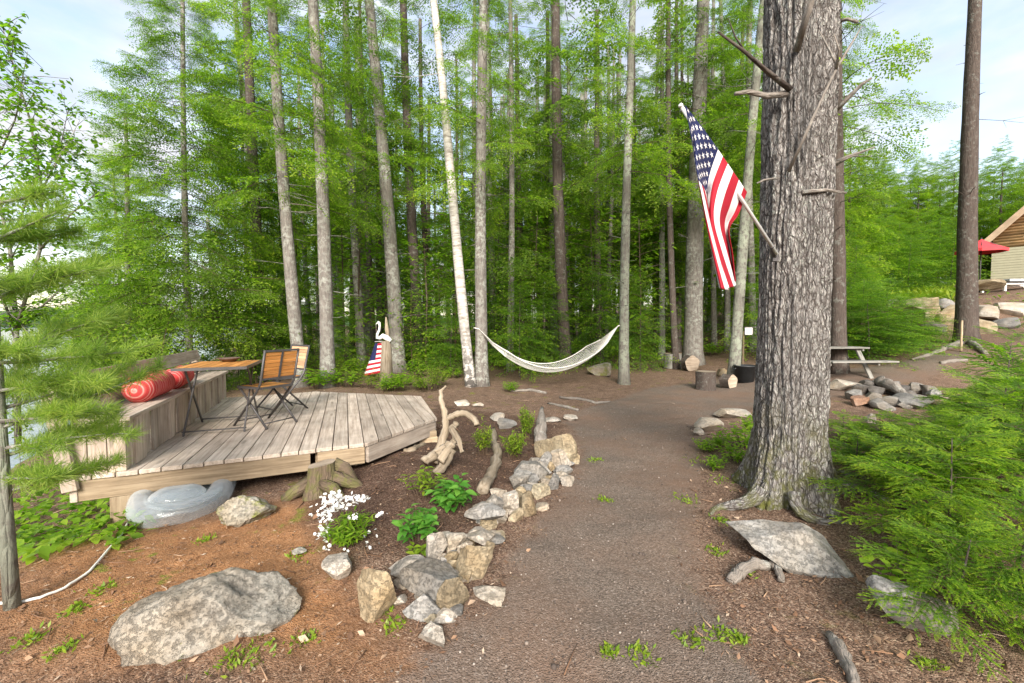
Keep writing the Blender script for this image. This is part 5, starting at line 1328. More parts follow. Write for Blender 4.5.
# ---------------------------------------------------------------- cabin, parasol, patio bench
def cabin():
    d = 22.0; s = d / FPX
    corner = at_depth(991, 270, d); eave = at_depth(976, 249, d); zg = H(corner.x + 2, d) - 0.4
    t = thing('log_cabin', 'cabin gable with honey log siding above sage boards, at the edge of the photo', 'house', (corner.x, d, zg), -0.86)
    W = 8.4; ze = eave.z - zg; slope = 1.15; zdiv = at_depth(1000, 249, d).z - zg; ov = 0.5; zw = ze + ov * slope
    b = MB(); n = int(zdiv / 0.13) + 1
    for i in range(n):
        z0 = i * zdiv / n; b.box((W / 2, 0.04, z0 + zdiv / n / 2), (W, 0.05, zdiv / n - 0.004), Matrix.Rotation(-0.12, 4, 'X'))
    b.box((W / 2, 3.6, zdiv / 2), (W, 7.0, zdiv)); b.build('lower_wall', M['siding'], t)
    lg = MB(); z = zdiv + 0.02
    while True:
        x0 = max(0, (z + 0.14 - zw) / slope); x1 = W - x0
        if x1 - x0 < 0.3: break
        lg.tube([(x0 + 0.02, 0.06, z + 0.07), (x1 - 0.02, 0.06, z + 0.07)], 0.092, 10, tint=random.random()); z += 0.14
    lg.prism([(0.02, 0.1), (W - 0.02, 0.1), (W - 0.02, 7), (0.02, 7)], zdiv, zw); lg.build('gable_wall', M['logs'], t)
    apex = zw + W / 2 * slope
    rf = MB()
    for sg in (-1, 1):
        x0 = -ov if sg < 0 else W + ov
        p0 = Vector((x0, 3.2, ze + 0.08)); p1 = Vector((W / 2, 3.2, apex + 0.08)); dv = (p1 - p0); up = Vector((-dv.z, 0, dv.x)) * (1 if sg < 0 else -1)
        rf.bar(p0, p1, 7.0, 0.10, up)
    rf.build('roof', M['roofing'], t)
    for sg in (-1, 1):
        x0 = -ov if sg < 0 else W + ov; f = MB(); p0 = Vector((x0, -0.33, ze)); p1 = Vector((W / 2, -0.33, apex)); dv = p1 - p0
        f.bar(p0, p1, 0.045, 0.26, Vector((-dv.z, 0, dv.x)) * (1 if sg < 0 else -1)); f.build('barge_board', M['trim'], t)
        sf = MB(); p0 = Vector((x0, -0.14, ze - 0.02)); p1 = Vector((W / 2, -0.14, apex - 0.02)); sf.bar(p0, p1, 0.32, 0.03, Vector((-dv.z, 0, dv.x)) * (1 if sg < 0 else -1)); sf.build('soffit', M['trim'], t)
cabin()
def parasol():
    d = 18.5; c = at_depth(981, 250, d); zg = H(c.x, d); R = 18.5 * d / FPX; zr = c.z - zg; za = at_depth(981, 239, d).z - zg
    t = thing('red_parasol', 'red patio parasol open behind the dark trunk near the cabin', 'parasol', (c.x, d, zg))
    b = MB(); n = 8; V = [(0, 0, za)]
    for r, z in ((0.5, zr + (za - zr) * 0.42), (1.0, zr), (1.0, zr - 0.12)):
        for k in range(n * 2):
            q = 1 if k % 2 == 0 else 0.94; V.append((R * r * q * math.cos(PI * k / n), R * r * q * math.sin(PI * k / n), z))
    m = 2 * n; F = [(0, 1 + k, 1 + (k + 1) % m) for k in range(m)] + [(1 + i * m + k, 1 + (i + 1) * m + k, 1 + (i + 1) * m + (k + 1) % m, 1 + i * m + (k + 1) % m) for i in range(2) for k in range(m)]
    b.add(V, F); b.build('canopy', M['umbrella'], t)
    p = MB(); p.tube([(0, 0, 0), (0, 0, za + 0.05)], 0.025, 8); p.build('pole', M['metal'], t)
    for k in range(n):
        rb = MB(); a = 2 * PI * k / n; rb.tube([(0, 0, za - 0.03), (R * 0.98 * math.cos(a), R * 0.98 * math.sin(a), zr - 0.01)], 0.01, 5); rb.build('rib', M['metal'], t)
    fb = MB(); fb.lathe([(0, 0), (0.28, 0), (0.25, 0.08), (0.05, 0.12)], 20, cap=False); fb.build('base', M['metal'], t)
parasol()
def patio_bench():
    d = 17.2; c = at_depth(1012, 283, d); zg = H(c.x, d); s = d / FPX; zt = at_depth(1012, 281, d).z - zg
    t = thing('patio_bench', 'grey slab-topped patio table with pale frame below the cabin', 'table', (c.x, d, zg), -0.05)
    zt = max(zt, 0.35); b = MB(); b.box((0.15, 0, zt), (1.3, 0.8, 0.10)); b.build('tabletop', M['slate'], t, 0.02)
    f = MB(); f.bar((-0.75, -0.45, zt - 0.15), (0.95, -0.45, zt - 0.15), 0.05, 0.05); f.bar((-0.75, 0.45, zt - 0.15), (0.95, 0.45, zt - 0.15), 0.05, 0.05); f.build('frame', M['paint'], t)
    for x in (-0.7, 0.9):
        for y in (-0.42, 0.42): l = MB(); l.box((x, y, (zt - 0.2) / 2 - 0.02), (0.07, 0.07, zt - 0.12)); l.build('leg', M['paint'], t)
patio_bench()

# ---------------------------------------------------------------- near vegetation
R3 = np.random.default_rng(77)
def needle_spray(L, ntw, twl, rng, droop=0.25, nl=0.0125, nw=0.0105, step=0.0066):
    """near view hemlock frond: rows of short flat needles along every twig"""
    fb = FB(); ax = lambda y: np.array([0.03 * L * math.sin(y * 5), y * L, -droop * L * y ** 2])
    fb.add(strip([ax(y) for y in np.linspace(0, 1, 8)], 0.005), 0.0)
    B, D, T, NL_ = [], [], [], []
    def row(pts, t0, t1, sd):
        n = len(pts); d = np.gradient(pts, axis=0); d /= np.linalg.norm(d, axis=1, keepdims=True) + 1e-9
        p = np.stack([d[:, 1], -d[:, 0], 0 * d[:, 0]], -1); p /= np.linalg.norm(p, axis=1, keepdims=True) + 1e-9
        for s in (-1, 1):
            B.append(pts); D.append(d * 0.55 + p * s + rng.normal(0, 0.16, (n, 3))); T.append(np.linspace(t0, t1, n) + rng.uniform(-.07, .07, n))
            f = np.linspace(0, 1, n); NL_.append(nl * (1.05 - 0.55 * f ** 3) * rng.uniform(0.8, 1.15, n))
    for i in range(ntw):
        y = 0.05 + 0.93 * (i + rng.uniform(-.25, .25)) / ntw; b = ax(y); sd = 1 if i % 2 else -1
        ln = twl * (0.22 + (1 - y) ** 0.75 * min(1, y * 3.5 + 0.3)) * rng.uniform(0.7, 1.15); a = rng.uniform(0.75, 1.05)
        d = np.array([sd * math.sin(a), math.cos(a), rng.normal(-0.08, 0.1)]); n = max(5, int(ln / step)); s = np.linspace(0.03, 1, n)
        pts = b + d * (s * ln)[:, None] + np.array([-sd * 0.12, 0.1, -0.3]) * ((s ** 2) * ln)[:, None]
        fb.add(strip(pts[::max(1, n // 5)], 0.002), 0.0); row(pts, 0.12, 1.0 if rng.uniform() < 0.6 else 0.5, sd)
        if ln > twl * 0.5:
            for q in (0.35, 0.6):
                k = int(q * n); l2 = ln * 0.4; a2 = a + (0.7 if rng.uniform() < .5 else -0.7); d2 = np.array([sd * math.sin(a2), math.cos(a2), -0.12]); n2 = max(4, int(l2 / step)); s2 = np.linspace(0.05, 1, n2)
                row(pts[k] + d2 * (s2 * l2)[:, None], 0.4, 0.9, sd)
    row(np.array([ax(y) for y in np.linspace(0.5, 1, int(0.5 * L / step))]), 0.4, 0.95, 1)
    B = np.concatenate(B); D = np.concatenate(D); T = np.concatenate(T); NLn = np.concatenate(NL_)
    N_ = np.tile([0, 0, 1.0], (len(B), 1)) + rng.normal(0, 0.25, (len(B), 3))
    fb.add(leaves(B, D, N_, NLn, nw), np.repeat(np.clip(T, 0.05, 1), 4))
    return fb.get()
NSPR = [needle_spray(0.62, 18, 0.27, R3, d) for d in (0.12, 0.24, 0.34)]
def sapling_crown(h, L, n, rng, lean=(0, 0)):
    fb = FB(); gr = {}
    for i in range(n):
        f = (i + rng.uniform()) / n; f = f ** 0.85; z = 0.06 + (h - 0.06) * f
        ln = L * (0.22 + (1 - f) ** 0.75) * rng.uniform(0.65, 1.1); az = i * 2.399 + rng.uniform(-.5, .5)
        p = (lean[0] * f, lean[1] * f, z)
        gr.setdefault(int(rng.integers(3)), []).append((mat4(p, az, 0.18 + 0.35 * f + rng.uniform(-.15, .2), rng.uniform(-.25, .25), ln / 0.62), rng.uniform(-.12, .14)))
        # a side frond part way along
        for sd in (-1, 1):
            if ln > 0.45:
                q = rng.uniform(0.25, 0.45); pp = np.array(p) + np.array([math.cos(az), math.sin(az), 0.15]) * ln * q
                gr.setdefault(int(rng.integers(3)), []).append((mat4(pp, az + sd * rng.uniform(0.5, 0.9), rng.uniform(-.05, .25), rng.uniform(-.3, .3), ln * 0.6 / 0.62), rng.uniform(-.1, .16)))
    for k, g in gr.items(): scatter(fb, NSPR[k], [q[0] for q in g], [q[1] for q in g])
    return fb.get()
def hemlock_saplings():
    R = np.random.default_rng(4)
    CR = [fmesh('sapling_crown', sapling_crown(1.5, 0.78, 30, R, (0.1, 0))), fmesh('sapling_crown', sapling_crown(1.1, 0.85, 24, R, (-0.1, 0.05))), fmesh('sapling_crown', sapling_crown(0.65, 0.62, 18, R))]
    for m in CR: m.materials.append(M['near'])
    stems = []
    for h in (1.5, 1.1, 0.65):
        b = MB(); b.tube([(0, 0, -0.05), (0.03, 0.01, h * 0.45), (0.06, 0, h * 0.86)], [0.011, 0.007, 0.003], 8); me = b.mesh('sapling_stem'); me.materials.append(M['barkdark']); stems.append(me)
    L = [(955, 2.6, .85, 'bushy young hemlock nearest the half-covered pale rock'), (1045, 2.8, 1.1, 'young hemlock at the edge of the photo, beside the path'), (905, 3.2, .62, 'spreading young hemlock in front of the flag tree roots, right side'),
         (862, 3.9, .45, 'low young hemlock just right of the flag tree roots'), (990, 3.6, .85, 'taller young hemlock in the middle of the thicket'), (940, 4.3, .6, 'young hemlock in the thicket in front of the fire ring'),
         (1035, 4.6, 1.0, 'young hemlock at the photo edge behind the thicket'), (885, 4.8, .42, 'tiny hemlock clump between flag tree and fire ring'), (845, 5.2, .34, 'tiny hemlock clump right behind the flag tree'), (1000, 5.6, .75, 'young hemlock right of the fire ring'),
         (965, 2.05, .5, 'low young hemlock in the lower corner of the photo'), (1025, 2.1, .62, 'young hemlock rising at the lower corner of the photo'), (1004, 4.0, 1.42, 'slim tall young hemlock in front of the boulder wall'), (945, 3.3, .7, 'dense young hemlock left of the taller one in the thicket'),
         (1040, 3.6, 1.05, 'drooping young hemlock at the photo edge above the lower corner'), (915, 3.9, .5, 'short young hemlock in the thicket near the white fire ring stone'), (960, 5.2, .55, 'short young hemlock beyond the thicket, right of the pinkish stone'), (1010, 6.8, .8, 'young hemlock between the thicket and the bend of the path')]
    L = [((px - 512) / FPX * d, d, 0 if h > 1.3 else (1 if h > 0.68 else 2), h / (1.5 if h > 1.3 else (1.1 if h > .68 else .65)), lab) for px, d, h, lab in L]
    for x, y, k, sc, lab in L:
        t = thing('hemlock_sapling', lab, 'sapling', (x, y, H(x, y)), R.uniform(0, 6), 'young hemlocks beside the path'); t.scale = (sc, sc, sc)
        link('stem', stems[k], None, t); link('foliage', CR[k], None, t)
hemlock_saplings()
def pine():
    rng = np.random.default_rng(12); x, y = -2.66, 2.22; z = H(x, y)
    t = thing('white_pine', 'slim young white pine with soft long needles in front of the deck bench', 'tree', (x, y, z))
    b = MB(); b.tube([(0.02, 0, -0.1), (0, 0, 0.6), (-0.05, 0.03, 1.5), (-0.10, 0.05, 2.9)], [0.034, 0.028, 0.022, 0.008], 12, tint=0.5, wob=0.04); b.build('trunk', M['barkmoss'], t)
    n = 40; ll = 0.08
    def tuft(rg):
        d = rg.normal(0, 1, (n, 3)) * (0.55, 0.55, 0.55) + (0, 0.75, 0.0); bse = np.stack([rg.normal(0, .003, n), rg.uniform(-0.05, 0.02, n), rg.normal(0, .003, n)], -1)
        return leaves(bse, d, rg.normal(0, 1, (n, 3)), ll * rg.uniform(0.75, 1.25, n), 0.0026, 0.35)
    TF = []
    for _ in range(5):
        V, F = tuft(rng); TF.append((V, F, np.repeat(np.clip(rng.normal(0.45, 0.15, n), 0.1, 1), 4)))
    fb = FB(); gr = {}; wood = MB()
    def branch(p0, az, el, ln, depth=0):
        pts = []; p = np.array(p0, float); k = max(6, int(ln / 0.045)); e = el
        for i in range(k + 1):
            pts.append(p.copy()); e += rng.uniform(-.05, .055); a2 = az + rng.uniform(-.08, .08); az_ = a2
            p = p + np.array([math.cos(az_) * math.cos(e), math.sin(az_) * math.cos(e), math.sin(e)]) * ln / k
        wood.tube([tuple(q) for q in pts], [0.011 * (1 - 0.75 * i / k) * (0.55 if depth else 1) for i in range(k + 1)], 6, tint=0.6)
        for i in range(int(k * (0.30 if not depth else 0.15)), k + 1):
            for _ in range(1 if i < k else 3):
                gr.setdefault(int(rng.integers(5)), []).append((mat4(pts[i], az + rng.normal(0, 0.6), e + rng.normal(0.2, 0.65), rng.uniform(-3, 3), rng.uniform(0.8, 1.15)), rng.uniform(-.2, .25)))
        if depth == 0:
            for i in range(2, k, 2):
                branch(pts[i], az + rng.choice((-1, 1)) * rng.uniform(0.4, 0.85), e + rng.uniform(-.1, .25), ln * rng.uniform(0.2, 0.42), 1)
    for (zz, az, el, ln) in ((0.62, 0.5, 0.02, 0.62), (0.70, -0.2, 0.0, 0.45), (0.95, 0.55, 0.22, 0.85), (1.0, -0.1, 0.12, 0.72), (1.05, 1.2, 0.2, 0.7), (1.0, 2.3, 0.2, 0.6), (1.3, 0.35, 0.18, 0.78), (1.32, 0.9, 0.25, 0.75), (1.35, -0.5, 0.15, 0.6), (1.3, 3.0, 0.2, 0.5), (1.28, -1.6, 0.2, 0.45),
                            (1.62, 0.2, 0.25, 0.66), (1.65, 0.8, 0.3, 0.62), (1.62, 1.7, 0.3, 0.55), (1.66, -0.6, 0.25, 0.5), (1.9, 0.3, 0.35, 0.5), (1.92, 1.0, 0.3, 0.5), (1.9, -0.9, 0.3, 0.45), (2.1, 0.5, 0.4, 0.42), (1.15, 0.15, 0.3, 0.7), (0.85, 0.3, 0.1, 0.7), (0.8, 0.85, 0.1, 0.6)):
        branch((-0.03 * zz, 0, zz), az, el + rng.uniform(-.12, .25), ln * 0.74)
    for k, g in gr.items(): scatter(fb, TF[k], [q[0] for q in g], [q[1] for q in g])
    wood.build('branches', M['bark'], t); link('needles', fmesh('pine_needles', fb.get()), M['pine'], t)
pine()
def oval_leaf(L, W, fold=0.25, n=4):
    """pointed oval leaf along +Y as quads, folded along its midrib"""
    y = np.linspace(0, 1, n + 1); w = W / 2 * np.sin(PI * y ** 0.8) ** 0.8; w[0] = 0.002; w[-1] = 0.0015
    V = []; 
    for i in range(n + 1):
        zc = -0.25 * L * y[i] ** 2
        V += [(-w[i], y[i] * L, zc + fold * w[i]), (0, y[i] * L, zc), (w[i], y[i] * L, zc + fold * w[i])]
    F = []
    for i in range(n):
        a = i * 3; F += [(a, a + 1, a + 4, a + 3), (a + 1, a + 2, a + 5, a + 4)]
    V = np.array(V); return V, np.array(F), np.full(len(V), 0.5)
def leafy(nst, h, spread, lL, lW, per, rng, n=3, fold=0.25, upright=0.8):
    """clump of leafy stems"""
    LV = oval_leaf(lL, lW, fold, n); fb = FB(); ms = []; ts = []
    for i in range(nst):
        a = rng.uniform(0, 2 * PI); q = rng.uniform(0.0, 1) ** 0.6; b0 = np.array([math.cos(a), math.sin(a), 0]) * spread * 0.35 * q
        tip = np.array([math.cos(a) * spread * q, math.sin(a) * spread * q, h * rng.uniform(0.65, 1.05) * (1 - 0.35 * q)])
        mid = b0 * 0.6 + tip * 0.4 + np.array([0, 0, h * 0.18]); s = np.linspace(0, 1, 6)[:, None]
        pts = (1 - s) ** 2 * b0 + 2 * s * (1 - s) * mid + s ** 2 * tip; fb.add(strip(pts, 0.006), 0.0)
        for k in range(per):
            f = 0.25 + 0.75 * (k + rng.uniform()) / per; j = min(5, int(f * 5)); p = pts[j] + (pts[min(5, j + 1)] - pts[j]) * (f * 5 - j)
            ms.append(mat4(p, a + k * 2.4 + rng.uniform(-.4, .4), rng.uniform(-.2, 0.75) * upright, rng.uniform(-.4, .4), rng.uniform(0.65, 1.15))); ts.append(rng.uniform(-.3, .3) + 0.15 * f)
    scatter(fb, LV, ms, ts); return fb.get()
def garden_plants():
    rg = np.random.default_rng(8)
    def plant(px, py, T, m, name, label, cat, group=None, up=0.0):
        p = G(px, py); o = link(name, fmesh(name, T), M[m]); o.location = (p.x, p.y + up, H(p.x, p.y + up)); return tag(o, label, cat, group)
    plant(453, 510, leafy(20, 0.30, 0.17, 0.085, 0.05, 9, rg, 4), 'hosta', 'garden_plant', 'rounded bright green leafy plant beneath the forked driftwood root', 'plant')
    plant(418, 545, leafy(16, 0.30, 0.13, 0.075, 0.042, 8, rg, 4), 'hosta', 'garden_plant', 'leafy green plant nearest the stone edging, right of the white flowers', 'plant')
    plant(420, 558, leafy(6, 0.10, 0.06, 0.05, 0.028, 6, rg, 4), 'gold', 'garden_plant', 'tiny seedling at the foot of the leafy plant near the stone edging', 'plant')
    plant(424, 496, leafy(16, 0.27, 0.19, 0.06, 0.022, 10, rg, 3), 'gold', 'garden_plant', 'yellow-green feathery plant left of the rounded leafy one', 'plant')
    plant(483, 455, leafy(26, 0.42, 0.11, 0.05, 0.014, 18, rg, 2, 0.2, 1.6), 'gold', 'garden_shrub', 'slim light green shrub left of the ragged log top', 'shrub')
    plant(514, 459, leafy(46, 0.36, 0.16, 0.04, 0.014, 20, rg, 2, 0.2, 1.6), 'gold', 'garden_shrub', 'dense rounded yellow-green shrub in front of the taller one', 'shrub')
    plant(526, 440, leafy(44, 0.50, 0.12, 0.045, 0.014, 20, rg, 2, 0.2, 1.6), 'gold', 'garden_shrub', 'tall yellow-green conical shrub behind the rounded one', 'shrub')
    p = G(347, 548)
    t = thing('flowering_plant', 'clump of white flowers with dark green foliage in front of the stump', 'flowers', (p.x, p.y + 0.05, H(p.x, p.y + 0.05)))
    link('foliage', fmesh('flower_leaves', leafy(60, 0.22, 0.17, 0.05, 0.013, 14, rg, 2)), M['broad'], t)
    d = p.y + 0.05; fb = FB(); ms = []
    PT = []
    for k in range(5):
        a = 2 * PI * k / 5; PT.append(((0, 0, 0), (math.cos(a), math.sin(a), 0.25)))
    PV = leaves([q[0] for q in PT], [q[1] for q in PT], np.tile([0, 0, 1.0], (5, 1)), 0.012, 0.0105, 0.6); PV = (PV[0], PV[1], np.full(len(PV[0]), 0.5))
    for (cx, cy, rx, ry, n) in ((332, 504, 14, 9, 70), (325, 516, 10, 8, 40), (349, 500, 9, 6, 28), (362, 498, 8, 4, 22), (322, 533, 8, 7, 26), (353, 518, 5, 4, 12), (381, 515, 5, 3, 9), (338, 495, 8, 4, 20), (326, 550, 5, 5, 8), (372, 548, 10, 3, 8), (346, 552, 8, 3, 5)):
        for _ in range(int(n * 1.3)):
            q = at_depth(cx + rg.normal(0, .5) * rx, cy + rg.normal(0, .5) * ry, d + rg.uniform(-.12, .12)); q.z = max(q.z, H(q.x, q.y) + 0.02)
            ms.append(mat4(q - t.location, rg.uniform(0, 6), rg.normal(0.3, .5), rg.normal(0, .5), rg.uniform(0.8, 1.25)))
    scatter(fb, PV, ms, np.zeros(len(ms))); link('blossoms', fmesh('blossoms', fb.get()), M['petal'], t)
    # low green plants behind the deck and elsewhere
    kinds = [fmesh('low_plant', leafy(26, 0.42, 0.36, 0.085, 0.045, 10, rg, 3)) for _ in range(3)]
    fern = [fmesh('low_plant', leafy(30, 0.5, 0.4, 0.06, 0.02, 22, rg, 2)) for _ in range(2)]
    for m in kinds: m.materials.append(M['broad'])
    for m in fern: m.materials.append(M['gold'])
    L = [(318, 389), (345, 387), (352, 377), (368, 388), (362, 372), (395, 391), (404, 385), (413, 378), (428, 372), (440, 385), (420, 390), (452, 378), (384, 392), (334, 378), (430, 391), (446, 366), (376, 380), (405, 366), (418, 360), (435, 358), (455, 362), (500, 366), (515, 370), (528, 362), (540, 366), (522, 356), (575, 362), (592, 360), (606, 358), (640, 362), (650, 356), (665, 352), (545, 355), (508, 358), (462, 355), (712, 356), (425, 368), (390, 372), (330, 372), (300, 378), (640, 350)]
    for i, (px, py) in enumerate(L):
        p = G(px, py); o = bpy.data.objects.new('leafy_plant', (kinds + fern)[i % 5]); COL.objects.link(o); o.location = (p.x, p.y, H(p.x, p.y)); o.rotation_euler = (0, 0, i * 1.3); s = rg.uniform(0.7, 1.25) * (1.9 if i > 16 else 1.2); o.scale = (s, s, s)
        tag(o, 'low light green leafy plant growing on the forest floor beyond the deck and hammock', 'plant', 'low plants beyond the deck')
    for px, py, s, lab in ((838, 462, 0.75, 'leafy weeds right of the flag tree, under its hemlocks'), (862, 448, 0.7, 'leafy undergrowth between the flag tree and the white fire ring stone'), (705, 452, 0.45, 'leafy weeds at the gravel edge left of the flag tree'), (745, 448, 0.75, 'thick leafy weeds close against the left foot of the flag tree'), (510, 392, 0.75, 'small leafy seedling on the forest floor right of the birch'), (624, 384, 0.5, 'leafy tuft around the foot of the thin hammock trunk'), (736, 462, 0.55, 'leafy weeds beside the path, left of the flag tree foot'), (722, 448, 0.5, 'leafy weeds behind the flat whitish stone left of the flag tree'), (716, 470, 0.4, 'sparse leafy weeds at the path edge left of the flag tree'), (690, 352, 1.2, 'leafy undergrowth behind the thick lichen-grey trunk'), (752, 432, 0.6, 'leafy weeds tucked against the left side of the flag tree')):
        p = G(px, py); o = bpy.data.objects.new('leafy_plant', kinds[int(px) % 3]); COL.objects.link(o); o.location = (p.x, p.y, H(p.x, p.y)); o.scale = (s, s, s); tag(o, lab, 'plant')
    # maple seedling by the rock, broad-leaved saplings in the understory
    p = G(905, 600); T = leafy(7, 0.40, 0.24, 0.058, 0.046, 9, rg, 4, 0.15); o = link('leafy_seedling', fmesh('leafy_seedling', T), M['broad']); o.location = (p.x - 0.02, p.y, H(p.x, p.y)); tag(o, 'broad-leaved seedling leaning over the half-covered pale rock', 'seedling')
    def layered(h, L, n, seed):
        r = np.random.default_rng(seed); fb = FB(); LV = oval_leaf(0.11, 0.065, 0.15, 2); ms = []; ts = []
        fb.add(strip(np.array([[0, 0, 0], [0.05, 0, h * 0.5], [0, 0.05, h]]), 0.04), 0.0)
        for i in range(n):
            f = 0.2 + 0.8 * i / n; az = i * 2.4 + r.uniform(-.4, .4); ln = L * (1.1 - 0.75 * f) * r.uniform(.7, 1.1); z = h * f
            e = np.array([math.cos(az) * ln, math.sin(az) * ln, z + ln * 0.25]); b0 = np.array([0, 0, z]); fb.add(strip(np.linspace(b0, e, 4), 0.012), 0.0)
            for k in range(int(16 * ln / L) + 5):
                q = r.uniform(0.25, 1.05); pp = b0 + (e - b0) * q + r.normal(0, 1, 3) * (0.16, 0.16, 0.04) * ln
                ms.append(mat4(pp, az + r.normal(0, 1), r.uniform(-.35, .15), r.uniform(-.3, .3), r.uniform(.7, 1.2))); ts.append(r.uniform(-.3, .35))
        scatter(fb, LV, ms, ts); return fb.get()
    LM = [fmesh('sapling_leaves', layered(3.2, 1.1, 40, s)) for s in (1, 2)]
    for m in LM: m.materials.append(M['broad'])
    for i, (px, d, s) in enumerate(((510, 13.2, 1.0), (532, 14.6, 1.1), (495, 16, 1.3), (412, 13.5, 0.8), (285, 14.5, 1.2), (255, 11.5, 0.8), (565, 16.5, 1.5), (225, 14, 1.2), (440, 16, 1.1), (662, 17, 1.3), (745, 17, 1.3), (360, 14.5, 1.7), (385, 16.5, 2.0), (425, 14.2, 1.4), (455, 15.5, 1.8), (345, 17, 2.1), (500, 18, 2.2), (535, 16, 1.7), (555, 19, 2.3), (590, 16, 1.9), (640, 15, 1.6), (765, 16, 1.8), (300, 16, 2.0), (270, 18, 2.2), (415, 19, 2.4), (610, 19, 2.4), (665, 20, 2.4), (475, 20, 2.5), (240, 13, 1.4))):
        p = at_depth(px, 330, d); o = bpy.data.objects.new('leafy_sapling', LM[i % 2]); COL.objects.link(o); o.location = (p.x, p.y, H(p.x, p.y)); o.scale = (s, s, s); o.rotation_euler = (0, 0, i)
        tag(o, 'bright broad-leaved sapling in layers under the tall trunks', 'sapling', 'leafy saplings in the understory')
    # thin broad-leaved tree at the water's edge, upper corner of the photo
    t0 = at_depth(20, 430, 4.6); zg = H(t0.x, t0.y); t = thing('lakeside_tree', 'thin sparse broad-leaved tree against the sky in the upper corner by the lake', 'tree', (t0.x, t0.y, zg))
    wood = MB(); r = np.random.default_rng(40); ms = []; ts = []; LV = oval_leaf(0.055, 0.036, 0.2, 2)
    def limb(L, r0):
        P_ = [at_depth(x, y, 4.6 + dd) - t.location for x, y, dd in L]; n = len(P_); wood.tube(P_, [r0 * (1 - 0.8 * i / (n - 1)) for i in range(n)], 7, tint=0.6)
        for i in range(n - 1):
            for _ in range(21):
                f = r.uniform(); b0 = P_[i].lerp(P_[i + 1], f); dr = Vector((r.normal(), r.normal(), r.normal(0.2, .6))).normalized(); ln = r.uniform(0.12, 0.42); e = b0 + dr * ln
                wood.tube([b0, b0.lerp(e, .5) + Vector((0, 0, .02)), e], [r0 * .25, r0 * .18, 0.002], 4, tint=0.6)
                for k in range(11): ms.append(mat4(b0.lerp(e, r.uniform(.3, 1.05)) + Vector(r.normal(0, .02, 3)), r.uniform(0, 6), r.uniform(-.6, .3), r.uniform(-.6, .6), r.uniform(.7, 1.25))); ts.append(r.uniform(-.35, .3))
    for L, r0 in (([(18, 445, 0), (16, 330, 0), (10, 250, 0.1), (-8, 170, 0.2), (-30, 60, 0.3)], 0.03), ([(16, 330, 0), (40, 250, -.2), (42, 190, -.1), (30, 120, 0), (12, 60, 0.1), (2, 25, .1)], 0.018), ([(10, 250, .1), (30, 190, .3), (60, 150, .4), (68, 110, .4)], 0.012), ([(-8, 170, .2), (15, 120, .1), (25, 80, 0)], 0.012),
                  ([(40, 250, -.2), (70, 215, -.3), (100, 190, -.3)], 0.012), ([(16, 330, 0), (-15, 260, -.3), (-20, 180, -.3)], 0.014), ([(42, 190, -.1), (55, 165, 0), (80, 120, 0.1)], 0.01), ([(16, 330, 0), (60, 290, .2), (95, 265, .3)], 0.012)): limb(L, r0)
    fb = FB(); scatter(fb, LV, ms, ts); wood.build('branches', M['bark'], t); link('leaves', fmesh('lakeside_leaves', fb.get()), M['broad'], t)
    # ground cover under the deck end, and on the terrace
    def cover(name, PX, n, h, LV, m, label, seed, sc=(0.7, 1.3)):
        Q = np.array(PX, float); r = np.random.default_rng(seed); lo, hi = Q.min(0), Q.max(0); X = r.uniform(lo[0], hi[0], n * 4); Y = r.uniform(lo[1], hi[1], n * 4); k = sd_poly(X, Y, Q) > r.uniform(-6, 8, n * 4)
        W = G_many(X[k][:n], Y[k][:n]); W = W[W[:, 2] > WATER + 0.1]; X, Y = W[:, 0], W[:, 1]
        Z = Hh(X, Y); cl = 0.5 + 0.5 * vnoise(np.stack([X * 3, Y * 3, 0 * X], -1)); ms = [mat4((a, b_, c + h * (0.15 + cl_ * r.uniform(.2, 1))), r.uniform(0, 6.3), r.uniform(-.45, .3), r.uniform(-.4, .4), r.uniform(*sc)) for a, b_, c, cl_ in zip(X, Y, Z, cl)]
        fb = FB(); scatter(fb, LV, ms, r.uniform(-.35, .35, len(ms))); tag(link(name, fmesh(name, fb.get()), M[m]), label, 'ground cover', kind='stuff')
    cover('ground_cover', [(-60, 455), (60, 440), (118, 470), (118, 515), (150, 530), (120, 552), (70, 548), (40, 565), (-60, 560)], 1700, 0.16, oval_leaf(0.075, 0.05, 0.2, 3), 'broad', 'bright green low leaves covering the slope beside the deck post', 61)
    cover('ground_cover', [(860, 312), (990, 318), (1040, 312), (1040, 300), (870, 300)], 100, 0.4, oval_leaf(0.2, 0.07, 0.2, 2), 'gold', 'green leaves along the terrace wall', 62)
    X = rg.uniform(9.5, 24, 5200); Y = rg.uniform(15.2, 19, 5200); k = np.abs(X / Y * FPX + 512 - 905) < 58; X, Y = X[k], Y[k]; Z = Hh(X, Y)
    LV = oval_leaf(0.34, 0.07, 0.2, 2); ms = [mat4((a, b_, c + rg.uniform(0, .25)), rg.uniform(0, 6.3), rg.uniform(0.3, 1.3), rg.uniform(-.4, .4), rg.uniform(.6, 1.3)) for a, b_, c in zip(X, Y, Z)]
    fb = FB(); scatter(fb, LV, ms, rg.uniform(-.2, .5, len(ms))); tag(link('terrace_plants', fmesh('terrace_plants', fb.get()), M['gold']), 'bright green bed of long leaves on the terrace', 'ground cover', kind='stuff')
garden_plants()

